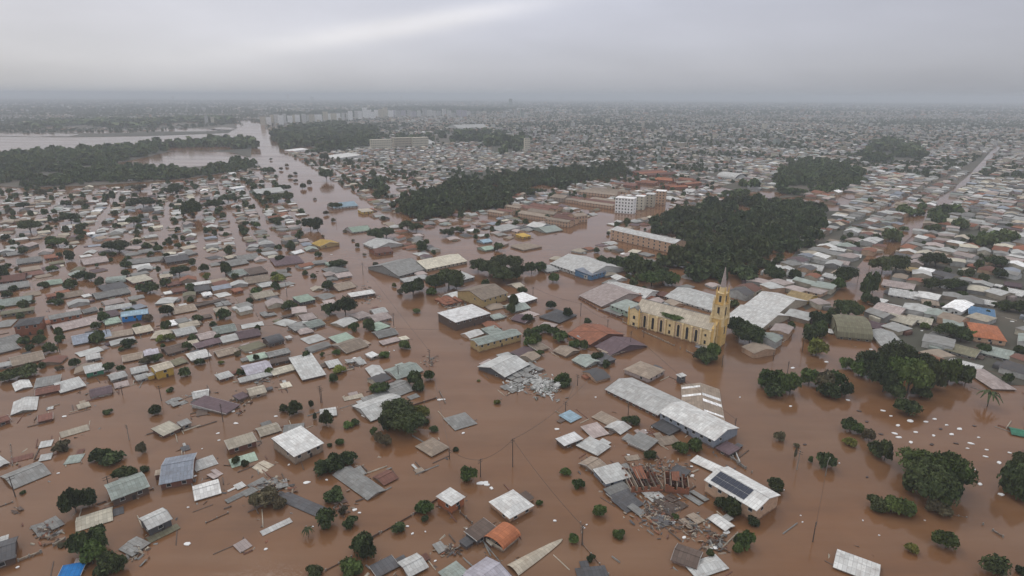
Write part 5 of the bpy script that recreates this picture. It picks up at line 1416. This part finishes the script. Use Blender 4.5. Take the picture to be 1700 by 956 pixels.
# ------------------------------------------------------------------ far tower blocks
def tower(px, yb, wpx, hpx, code, label_word):
    g = at(px, yb); m = mpp(yb); Wm = wpx * m; Hm = hpx * m; rt = empty('tower_block', (g.x, g.y, 0), R(20) + random.uniform(-.2, .2)); rt['group'] = 'distant tower blocks'
    b = MB(); b.box(-Wm / 2, Wm / 2, -Wm * .35, Wm * .35, -1, Hm); b.build('wall', WM[code], rt); b = MB(); b.box(-Wm * .3, Wm * .3, -Wm * .2, Wm * .2, Hm + .01, Hm + 3.5); b.build('roof', WM['gr'], rt)
    fl = max(3, min(9, int(Hm / 4)))
    for i in range(fl):
        b = MB()
        for q in range(4): xx = -Wm / 2 + Wm * (q + .5) / 4; b.box(xx - Wm * .04, xx + Wm * .04, -Wm * .35 - .3, -Wm * .35 - .01, Hm * (i + .4) / fl, Hm * (i + .7) / fl)
        b.build('window_row', GLASS, rt)
    OBJS.append((rt, f'{label_word} tower block in the haze', g.x, g.y, 'tower block'))
g = random.Random(21)
for i in range(30):
    t = i / 29; x = 440 + 210 * t + g.uniform(-2, 2); yb = 208 - 13 * t + g.uniform(-1.5, 1.5); tower(x, yb, g.uniform(5, 9), g.uniform(11, 17), g.choice(['bw', 'cr', 'bw', 'wh', 'cr']), g.choice(['cream', 'beige', 'pale']))
for i in range(16):
    x = 655 + 125 * i / 15; tower(x + g.uniform(-2, 2), 194 + g.uniform(-2, 2), g.uniform(5, 8), g.uniform(8, 13), g.choice(['lg', 'wh', 'li']), 'grey-white')
for x, yb, w_, h in ((849, 181, 5, 16), (868, 196, 6, 12), (857, 194, 4, 12), (839, 196, 5, 8), (876, 250, 9, 20), (345, 205, 4, 12), (355, 206, 4, 11), (480, 166, 3, 7), (1095, 272, 5, 14), (290, 168, 3, 6), (668, 166, 3, 6), (520, 168, 4, 6), (935, 166, 4, 6), (1050, 172, 5, 6), (1440, 205, 6, 8), (1270, 215, 7, 10), (1290, 240, 10, 9), (1010, 205, 6, 8)):
    tower(x, yb, w_, h, g.choice(['lg', 'cr', 'gg']), 'lone slim')
# ------------------------------------------------------------------ labels that single each thing out
from collections import Counter
STOP = (' with ', ' on ', ' beside ', ' below ', ' near ', ' at ', ' in ', ' behind ', ' above ', ' alone', ' to ', ' running', ' joined', ' cut off', ' facing', ' over ', ' surrounded', ' next', ' lying', ' tilted', ' directly', ' half hidden', ' by ', ' around', ' where', ' against', ' joining', ' among', ' third', ' nearest', ' stepping', ' across', ' from', ' beyond')
lm = []
for ph, x, y in LAND_MARKS:
    for s in STOP: ph = ph.split(s)[0]
    lm.append((ph.strip(), x, y))
cn = Counter(p for p, _, _ in lm); lm = [(p, x, y) for p, x, y in lm if cn[p] == 1 and 1 <= len(p.split()) <= 5 and any(c in p for c in ('house', 'roof', 'church', 'hall', 'warehouse', 'shop', 'hut', 'school', 'block', 'shed', 'building', 'cabin'))]
pt_ = lambda a, b: (at(a, b).x, at(a, b).y)
DIRS = [('the church', *pt_(1130, 560)), ('the canal', *pt_(430, 240)), ('the flooded square', *pt_(1560, 750)), ('the open avenue', *pt_(760, 650)), ('the large wood', *pt_(1200, 390)), ('the marsh', *pt_(100, 285)), ('the horizon', 300, 6000), ('the camera', 0, 60), ('the straight flooded road', *pt_(1560, 330)), ('the blue tarpaulin', *pt_(115, 945))]
ORD = 'first second third fourth fifth sixth seventh eighth ninth tenth eleventh twelfth thirteenth fourteenth fifteenth sixteenth seventeenth eighteenth nineteenth twentieth'.split()
bucket = {}
for (o, desc, x, y, cat) in OBJS:
    a = min(lm, key=lambda t: math.hypot(t[1] - x, t[2] - y)); best, bs = None, -2
    for nmx, bx_, by_ in DIRS:
        if nmx[4:] in a[0]: continue
        d1 = (x - a[1], y - a[2]); d2 = (bx_ - a[1], by_ - a[2]); n_ = math.hypot(*d1) * math.hypot(*d2) + 1e-6; s = (d1[0] * d2[0] + d1[1] * d2[1]) / n_
        if s > bs: best, bs = nmx, s
    ws = desc.split()
    room = 16 - 3 - len(a[0].split()) - 1 - len(best.split()) - 1
    if len(ws) > room and ' over ' in desc: desc = desc.split(' over ')[0]
    for cut in (' just above', ' awash in', ' floating on', ' in the haze'):
        if len(desc.split()) > room and cut in desc: desc = desc.split(cut)[0]
    while len(desc.split()) > room and desc.split()[0] in ('small', 'large', 'broad', 'spreading', 'upright', 'rounded', 'thin', 'lone'): desc = ' '.join(desc.split()[1:])
    bucket.setdefault((desc, a[0], best), []).append((math.hypot(x - a[1], y - a[2]), o, cat))
for (desc, a, bdir), v in bucket.items():
    v.sort(key=lambda t: t[0])
    for i, (d, o, cat) in enumerate(v):
        rank = (ORD[i] + ' ') if len(v) > 1 and i < 20 else ''
        o['label'] = f'{rank}{desc} from the {a} toward {bdir}'; o['category'] = cat
        if not o.get('group'): o['group'] = cat + ' group'
